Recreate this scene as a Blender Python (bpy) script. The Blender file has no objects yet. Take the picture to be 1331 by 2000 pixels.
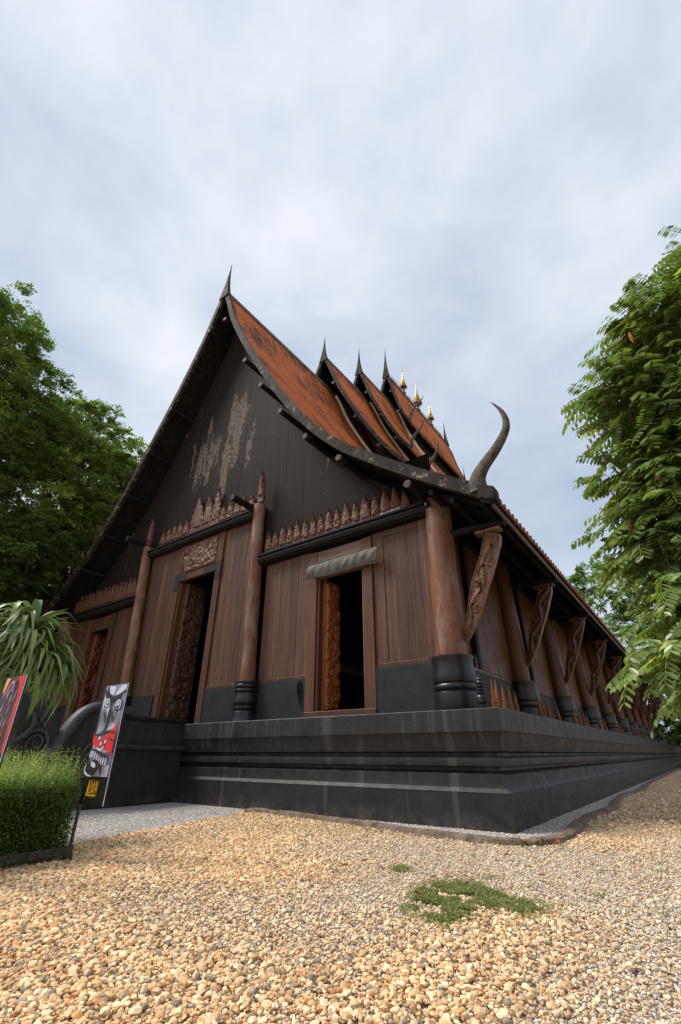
import bpy, bmesh, math, random
import numpy as np
from mathutils import Vector, Matrix
R = math.radians
random.seed(7); rng = np.random.default_rng(7)
S = bpy.context.scene
COL = S.collection

# ------------------------------------------------------------------ camera, sky, sun, exposure
cam_d = bpy.data.cameras.new('camera'); cam = bpy.data.objects.new('camera', cam_d); COL.objects.link(cam)
cam.location = (2.29, -6.885, 0.892); cam.rotation_euler = (R(90 + 28.32), 0, R(36.25))
cam_d.sensor_fit = 'VERTICAL'; cam_d.sensor_height = 36.0; cam_d.lens = 36.0 * 875 / 2000
cam_d.clip_start = 0.05; cam_d.clip_end = 2000
S.camera = cam
SUN_EL, SUN_AZ = R(52), math.atan2(-0.45, -0.85)      # light comes from behind and left of the camera
W = bpy.data.worlds.new('World'); S.world = W; W.use_nodes = True
nt = W.node_tree; nt.nodes.clear()
def nn(t, typ, **kw):
    n = t.nodes.new(typ)
    for k, v in kw.items(): setattr(n, k, v)
    return n
def setin(n, **kw):
    for k, v in kw.items(): n.inputs[k.replace('_', ' ')].default_value = v
sky = nn(nt, 'ShaderNodeTexSky', sky_type='NISHITA', sun_disc=False, sun_elevation=SUN_EL, sun_rotation=SUN_AZ)
skys = nn(nt, 'ShaderNodeMixRGB', blend_type='MULTIPLY'); skys.inputs[0].default_value = 1; skys.inputs[2].default_value = (.10, .10, .10, 1)
nt.links.new(sky.outputs[0], skys.inputs[1])
tc = nn(nt, 'ShaderNodeTexCoord')
mp = nn(nt, 'ShaderNodeMapping'); mp.inputs['Scale'].default_value = (1.0, 1.0, 1.5); mp.inputs['Location'].default_value = (5.7, 2.3, 1.9)
nt.links.new(tc.outputs['Generated'], mp.inputs[0])
n1 = nn(nt, 'ShaderNodeTexNoise'); setin(n1, Scale=1.35, Detail=5.0, Roughness=.5, Distortion=.3)
n2 = nn(nt, 'ShaderNodeTexNoise'); setin(n2, Scale=4.2, Detail=8.0, Roughness=.55, Distortion=.2)
for n in (n1, n2): nt.links.new(mp.outputs[0], n.inputs['Vector'])
mx = nn(nt, 'ShaderNodeMixRGB'); mx.inputs[0].default_value = .32
nt.links.new(n1.outputs[0], mx.inputs[1]); nt.links.new(n2.outputs[0], mx.inputs[2])
cr = nn(nt, 'ShaderNodeValToRGB'); e = cr.color_ramp.elements
e[0].position = .33; e[0].color = (.30, .375, .49, 1); e[1].position = .66; e[1].color = (.71, .73, .755, 1)
m_ = e.new(.5); m_.color = (.49, .54, .625, 1)
nt.links.new(mx.outputs[0], cr.inputs[0])
cov = nn(nt, 'ShaderNodeMixRGB'); cov.inputs[0].default_value = .92
nt.links.new(skys.outputs[0], cov.inputs[1]); nt.links.new(cr.outputs[0], cov.inputs[2])
bg = nn(nt, 'ShaderNodeBackground'); bg.inputs[1].default_value = 1.0
wo = nn(nt, 'ShaderNodeOutputWorld')
nt.links.new(cov.outputs[0], bg.inputs[0]); nt.links.new(bg.outputs[0], wo.inputs[0])
sd = bpy.data.lights.new('sun', 'SUN'); sd.energy = 3.2; sd.angle = R(24); sd.color = (1, .95, .87)
sun = bpy.data.objects.new('sun', sd); COL.objects.link(sun); sun.location = (-20, -30, 40)
sv = Vector((math.cos(SUN_EL) * math.cos(SUN_AZ), math.cos(SUN_EL) * math.sin(SUN_AZ), math.sin(SUN_EL)))
sun.rotation_euler = sv.to_track_quat('Z', 'Y').to_euler()
# Nishita rotation is measured clockwise from +Y
sky.sun_rotation = math.atan2(sv.x, sv.y)
S.view_settings.view_transform = 'Standard'; S.view_settings.look = 'None'; S.view_settings.exposure = 0.5
S.view_settings.gamma = 1; S.view_settings.use_curve_mapping = False

# ------------------------------------------------------------------ material helpers
class Mat:
    def __init__(s, name, rough=.6, spec=.4):
        s.m = bpy.data.materials.new(name); s.m.use_nodes = True; s.t = s.m.node_tree
        s.b = s.t.nodes['Principled BSDF']; s.b.inputs['Roughness'].default_value = rough
        s.b.inputs['Specular IOR Level'].default_value = spec
        s.geo = s.t.nodes.new('ShaderNodeNewGeometry'); s.pos = s.geo.outputs['Position']
    def link(s, a, b): s.t.links.new(a, b)
    def scale(s, v, vec=None, loc=(0, 0, 0)):
        n = s.t.nodes.new('ShaderNodeMapping'); n.inputs['Scale'].default_value = v; n.inputs['Location'].default_value = loc
        s.link(vec or s.pos, n.inputs[0]); return n.outputs[0]
    def noise(s, scale=5, detail=4, rough=.55, vec=None, dist=0):
        n = s.t.nodes.new('ShaderNodeTexNoise'); setin(n, Scale=scale, Detail=detail, Roughness=rough, Distortion=dist)
        s.link(vec or s.pos, n.inputs['Vector']); return n.outputs[0]
    def voro(s, scale=5, vec=None, feat='F1', out=0):
        n = s.t.nodes.new('ShaderNodeTexVoronoi'); n.feature = feat; setin(n, Scale=scale)
        s.link(vec or s.pos, n.inputs['Vector']); return n.outputs[out]
    def ramp(s, f, stops):
        n = s.t.nodes.new('ShaderNodeValToRGB'); e = n.color_ramp.elements
        while len(e) > 1: e.remove(e[0])
        e[0].position, e[0].color = stops[0][0], col4(stops[0][1])
        for p, c in stops[1:]:
            q = e.new(p); q.color = col4(c)
        s.link(f, n.inputs[0]); return n.outputs[0]
    def mix(s, f, a, b, mode='MIX'):
        n = s.t.nodes.new('ShaderNodeMixRGB'); n.blend_type = mode
        for i, v in ((0, f), (1, a), (2, b)):
            if hasattr(v, 'is_linked'): s.link(v, n.inputs[i])
            else: n.inputs[i].default_value = v if i == 0 else col4(v)
        return n.outputs[0]
    def math(s, op, a, b=0.0, clamp=False):
        n = s.t.nodes.new('ShaderNodeMath'); n.operation = op; n.use_clamp = clamp
        for i, v in ((0, a), (1, b)):
            if hasattr(v, 'is_linked'): s.link(v, n.inputs[i])
            else: n.inputs[i].default_value = v
        return n.outputs[0]
    def sep(s, v=None):
        n = s.t.nodes.new('ShaderNodeSeparateXYZ'); s.link(v or s.pos, n.inputs[0]); return n.outputs
    def rnd(s):
        n = s.t.nodes.new('ShaderNodeObjectInfo'); return n.outputs['Random']
    def attr(s, name, typ='GEOMETRY', out='Color'):
        n = s.t.nodes.new('ShaderNodeAttribute'); n.attribute_name = name; n.attribute_type = typ; return n.outputs[out]
    def color(s, v):
        if hasattr(v, 'is_linked'): s.link(v, s.b.inputs['Base Color'])
        else: s.b.inputs['Base Color'].default_value = col4(v)
        return s
    def rough(s, v): s.link(v, s.b.inputs['Roughness']); return s
    def bump(s, h, strength=.4, dist=.02):
        n = s.t.nodes.new('ShaderNodeBump'); n.inputs['Strength'].default_value = strength; n.inputs['Distance'].default_value = dist
        s.link(h, n.inputs['Height']); s.link(n.outputs[0], s.b.inputs['Normal']); return s
    def translucent(s, colour, amount=.35):
        tr = s.t.nodes.new('ShaderNodeBsdfTranslucent'); mx = s.t.nodes.new('ShaderNodeMixShader'); mx.inputs[0].default_value = amount
        if hasattr(colour, 'is_linked'): s.link(colour, tr.inputs[0])
        else: tr.inputs[0].default_value = col4(colour)
        o = s.t.nodes['Material Output']
        s.link(s.b.outputs[0], mx.inputs[1]); s.link(tr.outputs[0], mx.inputs[2]); s.link(mx.outputs[0], o.inputs[0]); return s
def col4(c):
    if isinstance(c, (int, float)): return (c, c, c, 1)
    return tuple(c) if len(c) == 4 else (*c, 1)

def mat_plaster():
    m = Mat('black_plaster', .5, .32)
    base = m.ramp(m.noise(2.2, 6, .6), [(.35, (.0155, .0158, .0166)), (.65, (.026, .0264, .0275))])
    x, y, z = m.sep()
    st = m.noise(1, 3, .6, m.scale((9, 9, .35)))                    # vertical run-off stains
    fine = m.noise(1, 2, .5, m.scale((26, 26, .8)))
    st = m.math('ADD', m.math('MULTIPLY', st, .6), m.math('MULTIPLY', fine, .4))
    stm = m.ramp(st, [(.50, 0), (.66, 1)])
    mask = m.math('MULTIPLY', m.ramp(z, [(.0, 0), (.9, .15), (1.0, 1)]), m.ramp(m.noise(.45, 2), [(.35, .15), (.62, 1)]))
    low = m.math('MULTIPLY', m.ramp(m.noise(1, 2, .5, m.scale((3.1, 3.1, .12))), [(.60, 0), (.66, 1)]), m.math('MULTIPLY', m.math('GREATER_THAN', x, -7.08), .26))
    f = m.math('MAXIMUM', m.math('MULTIPLY', m.math('MULTIPLY', stm, mask), .42), low)
    c = m.mix(f, base, (.145, .135, .12))
    dust = m.math('MULTIPLY', m.ramp(z, [(.0, 1), (.22, 0)]), m.ramp(m.noise(4, 6, .7), [(.42, 0), (.7, .6)]))
    c = m.mix(dust, c, (.15, .12, .09))
    chip = m.ramp(m.noise(1, 6, .8, m.scale((7, 7, 7), loc=(3, 1, 7))), [(.735, 0), (.745, .8)])
    c = m.mix(chip, c, (.30, .28, .25))
    c = m.mix(m.ramp(m.noise(1.3, 5, .65), [(.5, 0), (.75, .35)]), c, (.036, .032, .028))
    m.color(c).rough(m.ramp(m.noise(5, 5), [(.3, .36), (.7, .62)])).bump(m.noise(14, 6, .6), .3, .02); return m.m
def mat_simple_noise(name, a, b, scale=6, rough=.6, spec=.4, bump=.2, bscale=30, bd=.01, detail=5):
    m = Mat(name, rough, spec); m.color(m.ramp(m.noise(scale, detail, .6), [(.35, a), (.65, b)]))
    if bump: m.bump(m.noise(bscale, 5, .6), bump, bd)
    return m.m
def mat_wood(name, a, b, streak, horiz=False, rough=.42, amt=.35):
    m = Mat(name, rough, .30)
    sc = (1.2, 22, 22) if horiz else (22, 22, .7)
    g = m.noise(1, 5, .65, m.scale(sc), .4)
    c = m.ramp(g, [(.3, a), (.68, b)])
    big = m.noise(1, 3, .5, m.scale((1.5, 1.5, .5)))
    c = m.mix(m.ramp(big, [(.35, 0), (.7, .6)]), c, [v * .42 + .006 for v in b], 'MIX')
    s2 = m.noise(1, 3, .6, m.scale((1.5, 60, 60) if horiz else (60, 60, .45)))
    c = m.mix(m.math('MULTIPLY', m.ramp(s2, [(.60, 0), (.70, 1)]), amt), c, streak)
    hs = m.t.nodes.new('ShaderNodeHueSaturation'); m.link(c, hs.inputs['Color'])
    m.link(m.math('ADD', m.math('MULTIPLY', m.rnd(), .5), .75), hs.inputs['Value'])
    m.color(hs.outputs[0]).rough(m.ramp(m.noise(3, 4), [(.3, .33), (.7, .6)]))
    m.bump(g, .3, .012); return m.m
def mat_gable():
    m = Mat('black_painted_boards', .75, .10)
    g = m.noise(1, 4, .6, m.scale((18, 18, .6)))
    c = m.ramp(g, [(.3, (.0135, .0095, .0078)), (.7, (.0205, .0150, .0125))])
    x, y, z = m.sep()
    # flaking paint: an old worn patch in the middle of the gable
    dx = m.math('DIVIDE', m.math('ADD', x, 8.45), 1.9); dz = m.math('DIVIDE', m.math('ADD', z, -10.4), 2.4)
    d = m.math('ADD', m.math('POWER', m.math('ABSOLUTE', dx), 2.0), m.math('POWER', m.math('ABSOLUTE', dz), 2.0))
    inside = m.math('SUBTRACT', 1.0, m.math('MULTIPLY', d, .8), True)
    strips = m.noise(1, 2, .5, m.scale((2.3, 2.3, .30), loc=(4.3, 0, 1.1)))
    fl = m.noise(1, 9, .82, m.scale((8, 8, 3.4)))
    v = m.math('ADD', m.math('MULTIPLY', strips, .55), m.math('MULTIPLY', fl, .50))
    v = m.math('ADD', v, m.math('MULTIPLY', inside, .17))
    f = m.ramp(v, [(.655, 0), (.672, .9)])
    spk = m.ramp(m.noise(1, 5, .75, m.scale((9, 9, 4.0), loc=(1, 5, 2))), [(.655, 0), (.68, .75)])
    brk = m.ramp(m.noise(1, 8, .8, m.scale((16, 16, 9), loc=(2, 9, 4))), [(.43, .05), (.50, 1)])
    f = m.math('MAXIMUM', m.math('MULTIPLY', f, brk), spk)
    c = m.mix(f, c, m.ramp(m.noise(11, 5, .7), [(.35, (.085, .062, .05)), (.65, (.24, .195, .16))]))
    m.color(c).bump(g, .3, .01); return m.m
def mat_barge():
    m = Mat('weathered_grey_board', .8, .12)
    n = m.noise(1, 7, .75, m.scale((5, 5, 5)))
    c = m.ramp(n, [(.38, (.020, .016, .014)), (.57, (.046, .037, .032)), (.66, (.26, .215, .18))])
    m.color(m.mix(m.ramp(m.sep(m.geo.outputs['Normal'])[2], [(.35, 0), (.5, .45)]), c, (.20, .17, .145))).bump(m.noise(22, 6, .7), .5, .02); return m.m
def mat_roof():
    m = Mat('terracotta_tiles', .72, .3)
    n = m.noise(1, 5, .6, m.scale((1.6, 1.1, .8)))
    c = m.ramp(n, [(.3, (.50, .115, .017)), (.55, (.66, .18, .028)), (.75, (.66, .23, .055))])
    tile = m.voro(1, m.scale((13, 13, 10)), out=1)
    c = m.mix(.32, c, m.mix(1, c, tile, 'MULTIPLY'))
    x, y, z = m.sep()
    # lichen runs down the slope: stretched along the slope, patchy
    lv = m.noise(1, 8, .78, m.scale((1.1, 8.5, .55)), .35)
    patch = m.noise(.55, 3, .5)
    l = m.math('ADD', m.math('MULTIPLY', lv, .7), m.math('MULTIPLY', patch, .38))
    f = m.ramp(l, [(.562, 0), (.61, .92)])
    c = m.mix(f, c, (.034, .018, .012))
    pale = m.ramp(m.noise(1, 5, .7, m.scale((2.5, 4, 2.5), loc=(7, 3, 1))), [(.64, 0), (.78, .25)])
    c = m.mix(pale, c, (.33, .21, .145))
    c = m.mix(1, c, m.ramp(m.noise(1, 4, .75, m.scale((22, 26, 14))), [(.32, .45), (.62, 1.12)]), 'MULTIPLY')
    m.color(c).bump(m.noise(1, 3, .6, m.scale((9, 9, 9))), .5, .04); return m.m
def mat_carved(name, a, b, rough=.38, scale=26):
    m = Mat(name, rough, .5)
    v = m.voro(scale); n = m.noise(scale * .7, 5, .65, None, 1.2)
    h = m.math('ADD', m.math('MULTIPLY', v, .6), n)
    c = m.ramp(n, [(.35, a), (.65, b)])
    m.color(c).bump(h, .75, .03); return m.m
def mat_trunk_column():
    m = Mat('oiled_tree_trunk', .45, .4)
    g = m.noise(1, 5, .65, m.scale((14, 14, .8)), .6)
    c = m.ramp(g, [(.3, (.085, .030, .014)), (.7, (.23, .088, .040))])
    w = m.noise(1, 6, .65, m.scale((3, 3, 1.1)), .5)
    c = m.mix(m.ramp(w, [(.48, 0), (.66, .7)]), c, (.27, .20, .155))
    m.color(c).rough(m.ramp(w, [(.3, .33), (.7, .6)])).bump(g, .35, .02); return m.m

M = {}
M['plaster'] = mat_plaster()
M['lacquer'] = mat_simple_noise('black_lacquer', (.008, .008, .009), (.016, .016, .017), 4, .34, .42, .15, 9, .03)
M['dado'] = mat_simple_noise('charcoal_dado_paint', (.019, .0198, .021), (.030, .0312, .033), 3, .65, .2, .2, 20)
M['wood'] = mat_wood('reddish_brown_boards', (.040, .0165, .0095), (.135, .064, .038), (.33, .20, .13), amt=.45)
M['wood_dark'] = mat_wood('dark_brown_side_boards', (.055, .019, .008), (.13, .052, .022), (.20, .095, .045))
M['frame'] = mat_wood('door_frame_wood', (.055, .020, .010), (.135, .055, .028), (.30, .11, .035), amt=.35)
M['rail'] = mat_wood('grey_brown_rail', (.10, .055, .04), (.20, .125, .10), (.28, .19, .15), True)
M['gable'] = mat_gable()
M['barge'] = mat_barge()
M['roof'] = mat_roof()
M['black'] = mat_simple_noise('black_stained_timber', (.007, .006, .006), (.016, .014, .013), 9, .65, .18, .3, 25)
M['soffit'] = mat_simple_noise('dark_soffit_boards', (.008, .007, .0068), (.016, .014, .013), 5, .8, .1, .2, 18)
M['inner'] = mat_simple_noise('darkened_inner_faces', (.004, .0035, .003), (.007, .006, .005), 4, 1, 0, 0)  # near-black: darkness of the unlit interior put into the colour
M['trunk'] = mat_trunk_column()
M['carve'] = mat_carved('carved_brown_teak', (.085, .034, .018), (.20, .092, .052))
M['carve_dark'] = mat_carved('carved_dark_teak', (.050, .019, .010), (.125, .054, .030), .26)
M['carve_orange'] = mat_carved('carved_oiled_teak', (.20, .055, .010), (.38, .125, .025), .33)
M['carve_red'] = mat_carved('carved_red_teak', (.10, .016, .008), (.22, .045, .020), .22)
M['carve_tan'] = mat_carved('carved_raw_teak', (.115, .05, .026), (.25, .125, .072), .5)
M['flame'] = mat_carved('carved_valance_teak', (.055, .021, .012), (.20, .088, .054), .46, 34)
M['plate'] = mat_wood('valance_plate_wood', (.10, .04, .028), (.17, .085, .065), (.25, .17, .15))
M['lilac'] = mat_simple_noise('faded_lilac_plate', (.33, .28, .32), (.40, .36, .40), 12, .5)
M['verge'] = mat_simple_noise('pale_mortar_verge', (.62, .56, .45), (.80, .75, .65), 7, .85, .2, .3, 20)
M['ridge'] = mat_simple_noise('grey_ridge_mortar', (.07, .065, .055), (.15, .135, .11), 6, .85, .2, .4, 14)
M['horn'] = mat_simple_noise('weathered_grey_wood', (.024, .017, .013), (.115, .088, .07), 8, .75, .3, .5, 24, .02)
M['gold'] = mat_simple_noise('gilded_metal', (.42, .24, .045), (.66, .42, .09), 14, .35, .6, .2, 30)
M['gold'].node_tree.nodes['Principled BSDF'].inputs['Metallic'].default_value = .65
M['rust'] = mat_simple_noise('rusted_iron', (.12, .042, .016), (.34, .15, .065), 40, .85, .2, .8, 60, .02)
M['iron'] = mat_simple_noise('dark_wrought_iron', (.025, .023, .021), (.06, .054, .05), 20, .6)

M['eave_tile'] = mat_simple_noise('weathered_eave_tiles', (.10, .032, .012), (.24, .085, .03), 14, .85, .15, .5, 40, .02)
M['bracket_tan'] = mat_simple_noise('carved_tan_slab', (.12, .052, .027), (.22, .112, .066), 9, .5, .3, .35, 45, .008)
M['bracket_brown'] = mat_simple_noise('carved_brown_slab', (.055, .022, .012), (.12, .052, .030), 9, .34, .4, .35, 45, .008)
M['flame'].node_tree.nodes['Principled BSDF'].inputs['Specular IOR Level'].default_value = .28
M['charcoal'] = mat_simple_noise('top_lit_plaster', (.034, .035, .036), (.055, .056, .058), 4, .5, .3, .2, 20)  # plaster lightened for rail and bands: light from above put into the colour

# ------------------------------------------------------------------ mesh and object helpers
class MB:
    def __init__(s): s.v = []; s.f = []; s.mi = []; s.cur = 0
    def add(s, v, f):
        o = len(s.v); s.v += [tuple(map(float, p)) for p in v]; s.f += [tuple(i + o for i in q) for q in f]; s.mi += [s.cur] * len(f); return s
    def box(s, x0, x1, y0, y1, z0, z1):
        return s.hexa([(x0, y0, z0), (x1, y0, z0), (x1, y1, z0), (x0, y1, z0), (x0, y0, z1), (x1, y0, z1), (x1, y1, z1), (x0, y1, z1)])
    def hexa(s, v): return s.add(v, [(0, 3, 2, 1), (4, 5, 6, 7), (0, 1, 5, 4), (1, 2, 6, 5), (2, 3, 7, 6), (3, 0, 4, 7)])
    def prism(s, pts, a, b, axis='y'):                             # outline in the plane across the axis, from a to b
        n = len(pts)
        mk = {'y': lambda p, t: (p[0], t, p[1]), 'x': lambda p, t: (t, p[0], p[1]), 'z': lambda p, t: (p[0], p[1], t)}[axis]
        v = [mk(p, a) for p in pts] + [mk(p, b) for p in pts]
        return s.add(v, [tuple(range(n))[::-1], tuple(range(n, 2 * n))] + [(i, (i + 1) % n, n + (i + 1) % n, n + i) for i in range(n)])
    def lathe(s, prof, c=(0, 0, 0), seg=24, cap=True, jitter=0):
        v = []; f = []; n = len(prof)
        for k, (r, z) in enumerate(prof):
            for i in range(seg):
                a = 2 * math.pi * i / seg; v.append((c[0] + r * math.cos(a), c[1] + r * math.sin(a), c[2] + z))
        for k in range(n - 1):
            for i in range(seg):
                j = (i + 1) % seg; f.append((k * seg + i, k * seg + j, (k + 1) * seg + j, (k + 1) * seg + i))
        if cap: f += [tuple(range(seg))[::-1], tuple(range((n - 1) * seg, n * seg))]
        return s.add(v, f)
    def tube(s, pts, rad, seg=8, flat=1.0, side=None):
        pts = [Vector(p) for p in pts]; n = len(pts)
        if not hasattr(rad, '__len__'): rad = [rad] * n
        v = []; f = []; ref = Vector(side) if side else None
        for i, p in enumerate(pts):
            t = (pts[min(i + 1, n - 1)] - pts[max(i - 1, 0)]).normalized()
            u = (ref if ref else (Vector((0, 0, 1)) if abs(t.z) < .9 else Vector((1, 0, 0))))
            a = t.cross(u).normalized(); b = a.cross(t).normalized()
            for k in range(seg):
                q = 2 * math.pi * k / seg; v.append(p + a * (rad[i] * math.cos(q)) + b * (rad[i] * flat * math.sin(q)))
        for i in range(n - 1):
            for k in range(seg):
                j = (k + 1) % seg; f.append((i * seg + k, i * seg + j, (i + 1) * seg + j, (i + 1) * seg + k))
        f += [tuple(range(seg))[::-1], tuple(range((n - 1) * seg, n * seg))]
        return s.add(v, f)
    def strip(s, rows):                                             # grid of rows of points
        m = len(rows[0]); v = [p for r in rows for p in r]
        return s.add(v, [(i * m + k, i * m + k + 1, (i + 1) * m + k + 1, (i + 1) * m + k) for i in range(len(rows) - 1) for k in range(m - 1)])
    def mesh(s, name, mats, smooth=False, fix=True):
        me = bpy.data.meshes.new(name); me.from_pydata(s.v, [], s.f)
        for m in (mats if isinstance(mats, (list, tuple)) else [mats]): me.materials.append(m)
        if s.cur: me.polygons.foreach_set('material_index', s.mi)
        if fix:
            bm = bmesh.new(); bm.from_mesh(me); bmesh.ops.recalc_face_normals(bm, faces=bm.faces); bm.to_mesh(me); bm.free()
        if smooth:
            me.polygons.foreach_set('use_smooth', [True] * len(me.polygons)); me.set_sharp_from_angle(angle=R(smooth if smooth > 1 else 40))
        me.update(); return me
PW = {}
def link(o, parent=None, loc=(0, 0, 0)):
    COL.objects.link(o); w = Vector(loc); PW[o.name] = w
    if parent is not None: o.parent = parent; o.location = w - PW[parent.name]
    else: o.location = w
    return o
def part(name, mb, mat, parent=None, smooth=False, loc=(0, 0, 0)):
    me = mb if isinstance(mb, bpy.types.Mesh) else mb.mesh(name, mat, smooth)
    return link(bpy.data.objects.new(name, me), parent, loc)
def thing(name, label, cat, loc=(0, 0, 0), group=None):
    o = link(bpy.data.objects.new(name, None), None, loc); o.empty_display_size = .2; return tag(o, label, cat, group)
def tag(o, label=None, cat=None, group=None, kind=None):
    for k, v in (('label', label), ('category', cat), ('group', group), ('kind', kind)):
        if v: o[k] = v
    return o
def bevel(me, w=.01, seg=2):
    bm = bmesh.new(); bm.from_mesh(me)
    bmesh.ops.bevel(bm, geom=[e for e in bm.edges if e.calc_face_angle(0) > .6], offset=w, segments=seg, affect='EDGES', clamp_overlap=True)
    bm.to_mesh(me); bm.free(); return me
def catmull(pts, n=8):
    P = [np.array(p, float) for p in pts]; P = [2 * P[0] - P[1]] + P + [2 * P[-1] - P[-2]]; out = []
    for i in range(1, len(P) - 2):
        for k in range(n):
            t = k / n; a, b, c, d = P[i - 1:i + 3]
            out.append(.5 * (2 * b + (c - a) * t + (2 * a - 5 * b + 4 * c - d) * t * t + (3 * b - a - 3 * c + d) * t ** 3))
    out.append(P[-2]); return np.array(out)
def vnoise(n, seed):                                                # smooth 2-D noise on an n x n lattice, periodic
    g = np.random.default_rng(seed).random((n, n))
    def f(u, v):
        iu = np.floor(u).astype(int); iv = np.floor(v).astype(int); fu = u - iu; fv = v - iv
        fu = fu * fu * (3 - 2 * fu); fv = fv * fv * (3 - 2 * fv)
        a = g[iu % n, iv % n]; b = g[(iu + 1) % n, iv % n]; c = g[iu % n, (iv + 1) % n]; d = g[(iu + 1) % n, (iv + 1) % n]
        return a * (1 - fu) * (1 - fv) + b * fu * (1 - fv) + c * (1 - fu) * fv + d * fu * fv
    return f
def carve(U, V, seed, cell=.12):                                    # height 0..1 of carved scrollwork over metres U, V
    r = np.random.default_rng(seed); u0, u1, v0, v1 = U.min(), U.max(), V.min(), V.max()
    n = max(8, int((u1 - u0) * (v1 - v0) / cell ** 2 * 1.5)); H = np.zeros_like(U)
    for k in range(n):
        cx, cy = r.uniform(u0, u1), r.uniform(v0, v1); rad = cell * r.uniform(.55, 1.25); a0 = r.uniform(0, 6.28); sgn = r.choice([-1, 1])
        el = r.uniform(.55, 1.0); ca, sa = math.cos(a0), math.sin(a0)
        x = (U - cx) * ca + (V - cy) * sa; y = (-(U - cx) * sa + (V - cy) * ca) / el
        d = np.sqrt(x * x + y * y) / rad
        sp = .5 + .5 * np.cos(sgn * np.arctan2(y, x) * 1 + d * 7.5)
        h = np.where(d < 1, np.sqrt(np.clip(1 - d * d, 0, 1)) * (.45 + .25 * sp + .3 * r.random()), 0)
        H = np.maximum(H, h)
    nz = vnoise(64, seed + 1); H = H + .18 * nz(U / .03, V / .03)
    return H / max(H.max(), 1e-6)
def carved_panel(w, h, depth, seed, cell=.12, res=.022):            # relief in x (0..w) and z (0..h), relief towards -y
    nu, nv = max(4, int(w / res)), max(4, int(h / res))
    U, V = np.meshgrid(np.linspace(0, w, nu), np.linspace(0, h, nv)); H = carve(U, V, seed, cell)
    edge = np.minimum(np.minimum(U, w - U), np.minimum(V, h - V)); H = H * np.clip(edge / .02, 0, 1)
    mb = MB(); mb.strip([[(U[j, i], -depth * H[j, i], V[j, i]) for i in range(nu)] for j in range(nv)])
    return mb

# ------------------------------------------------------------------ the hall
XC = -8.88; YF = 1.06; YB = 36.5; TOPZ = 1.47; YM = 18.78
hall = thing('temple_hall', 'black wooden hall with steep curved tiers of orange tiled roof on a moulded black plinth', 'hall', (XC, 0, 0))
# plinth: moulded profile swept round the rectangle (inset, z)
prof = [(0, 0), (0, .42), (-.005, .425), (.012, .44), (.055, .475), (.062, .52), (.062, .63), (.12, .655), (.16, .675), (.16, .72), (.055, .735), (.047, .79), (.052, .835), (.155, .855), (.16, .90),
        (.066, .92), (.045, 1.0), (.018, 1.10), (0, 1.163), (-.028, 1.17), (-.028, TOPZ - .012), (-.016, TOPZ)]
def ring(d): return [(-d, d), (-d, 52 - d), (2 * XC + d, 52 - d), (2 * XC + d, d)]
mb = MB(); rows = []
for d, z in prof:
    q = ring(d); rows.append([(x, y, z) for x, y in q] + [(q[0][0], q[0][1], z)])
mb.strip(rows); q = ring(-.016); mb.add([(x, y, TOPZ) for x, y in q], [(0, 1, 2, 3)])
plinth = part('plinth', mb, M['plaster'], hall, 25)

# roof profiles: half width -> height of the top surface, one per tier
P = {1: catmull([(0, 18.05), (.37, 17.2), (.96, 15.6), (2.12, 13.25), (3.7, 10.5), (4.89, 8.72), (5.92, 7.54), (6.71, 6.85), (7.53, 6.2), (8.29, 5.64), (8.96, 5.18), (9.28, 4.95)]),
     2: catmull([(0, 20.1), (.37, 19.3), (.99, 17.55), (1.92, 15.5), (2.74, 13.9), (3.48, 12.62), (4.35, 11.42), (5.24, 10.6)]),
     3: catmull([(0, 22.0), (.36, 21.05), (.85, 19.42), (1.48, 17.8), (2.07, 16.45), (2.62, 15.35), (3.02, 14.72)]),
     4: catmull([(0, 24.5), (.36, 23.4), (.67, 21.95), (1.08, 20.55), (1.53, 19.55)])}
Y0 = {1: .18, 2: 6.82, 3: 10.33, 4: 13.8}
def pz(i, d): return float(np.interp(d, P[i][:, 0], P[i][:, 1]))
def norm2(p):                                                       # upward normals along a profile
    t = np.gradient(p, axis=0); t /= np.linalg.norm(t, axis=1)[:, None]; return np.stack([-t[:, 1], t[:, 0]], 1)
def courses(p, step=.26, lift=.014):                                # saw-tooth tile courses along a profile
    L = np.r_[0, np.cumsum(np.linalg.norm(np.diff(p, axis=0), axis=1))]; n = int(L[-1] / step); out = []; nn_ = norm2(p)
    for k in range(n):
        for t, h in ((k * step + .004, 0), ((k + 1) * step, lift)):
            s_ = min(t, L[-1]); q = np.array([np.interp(s_, L, p[:, 0]), np.interp(s_, L, p[:, 1])]); m_ = np.array([np.interp(s_, L, nn_[:, 0]), np.interp(s_, L, nn_[:, 1])])
            out.append(q + m_ * h)
    return out
def offset(p, d): return p + norm2(p) * d
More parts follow.
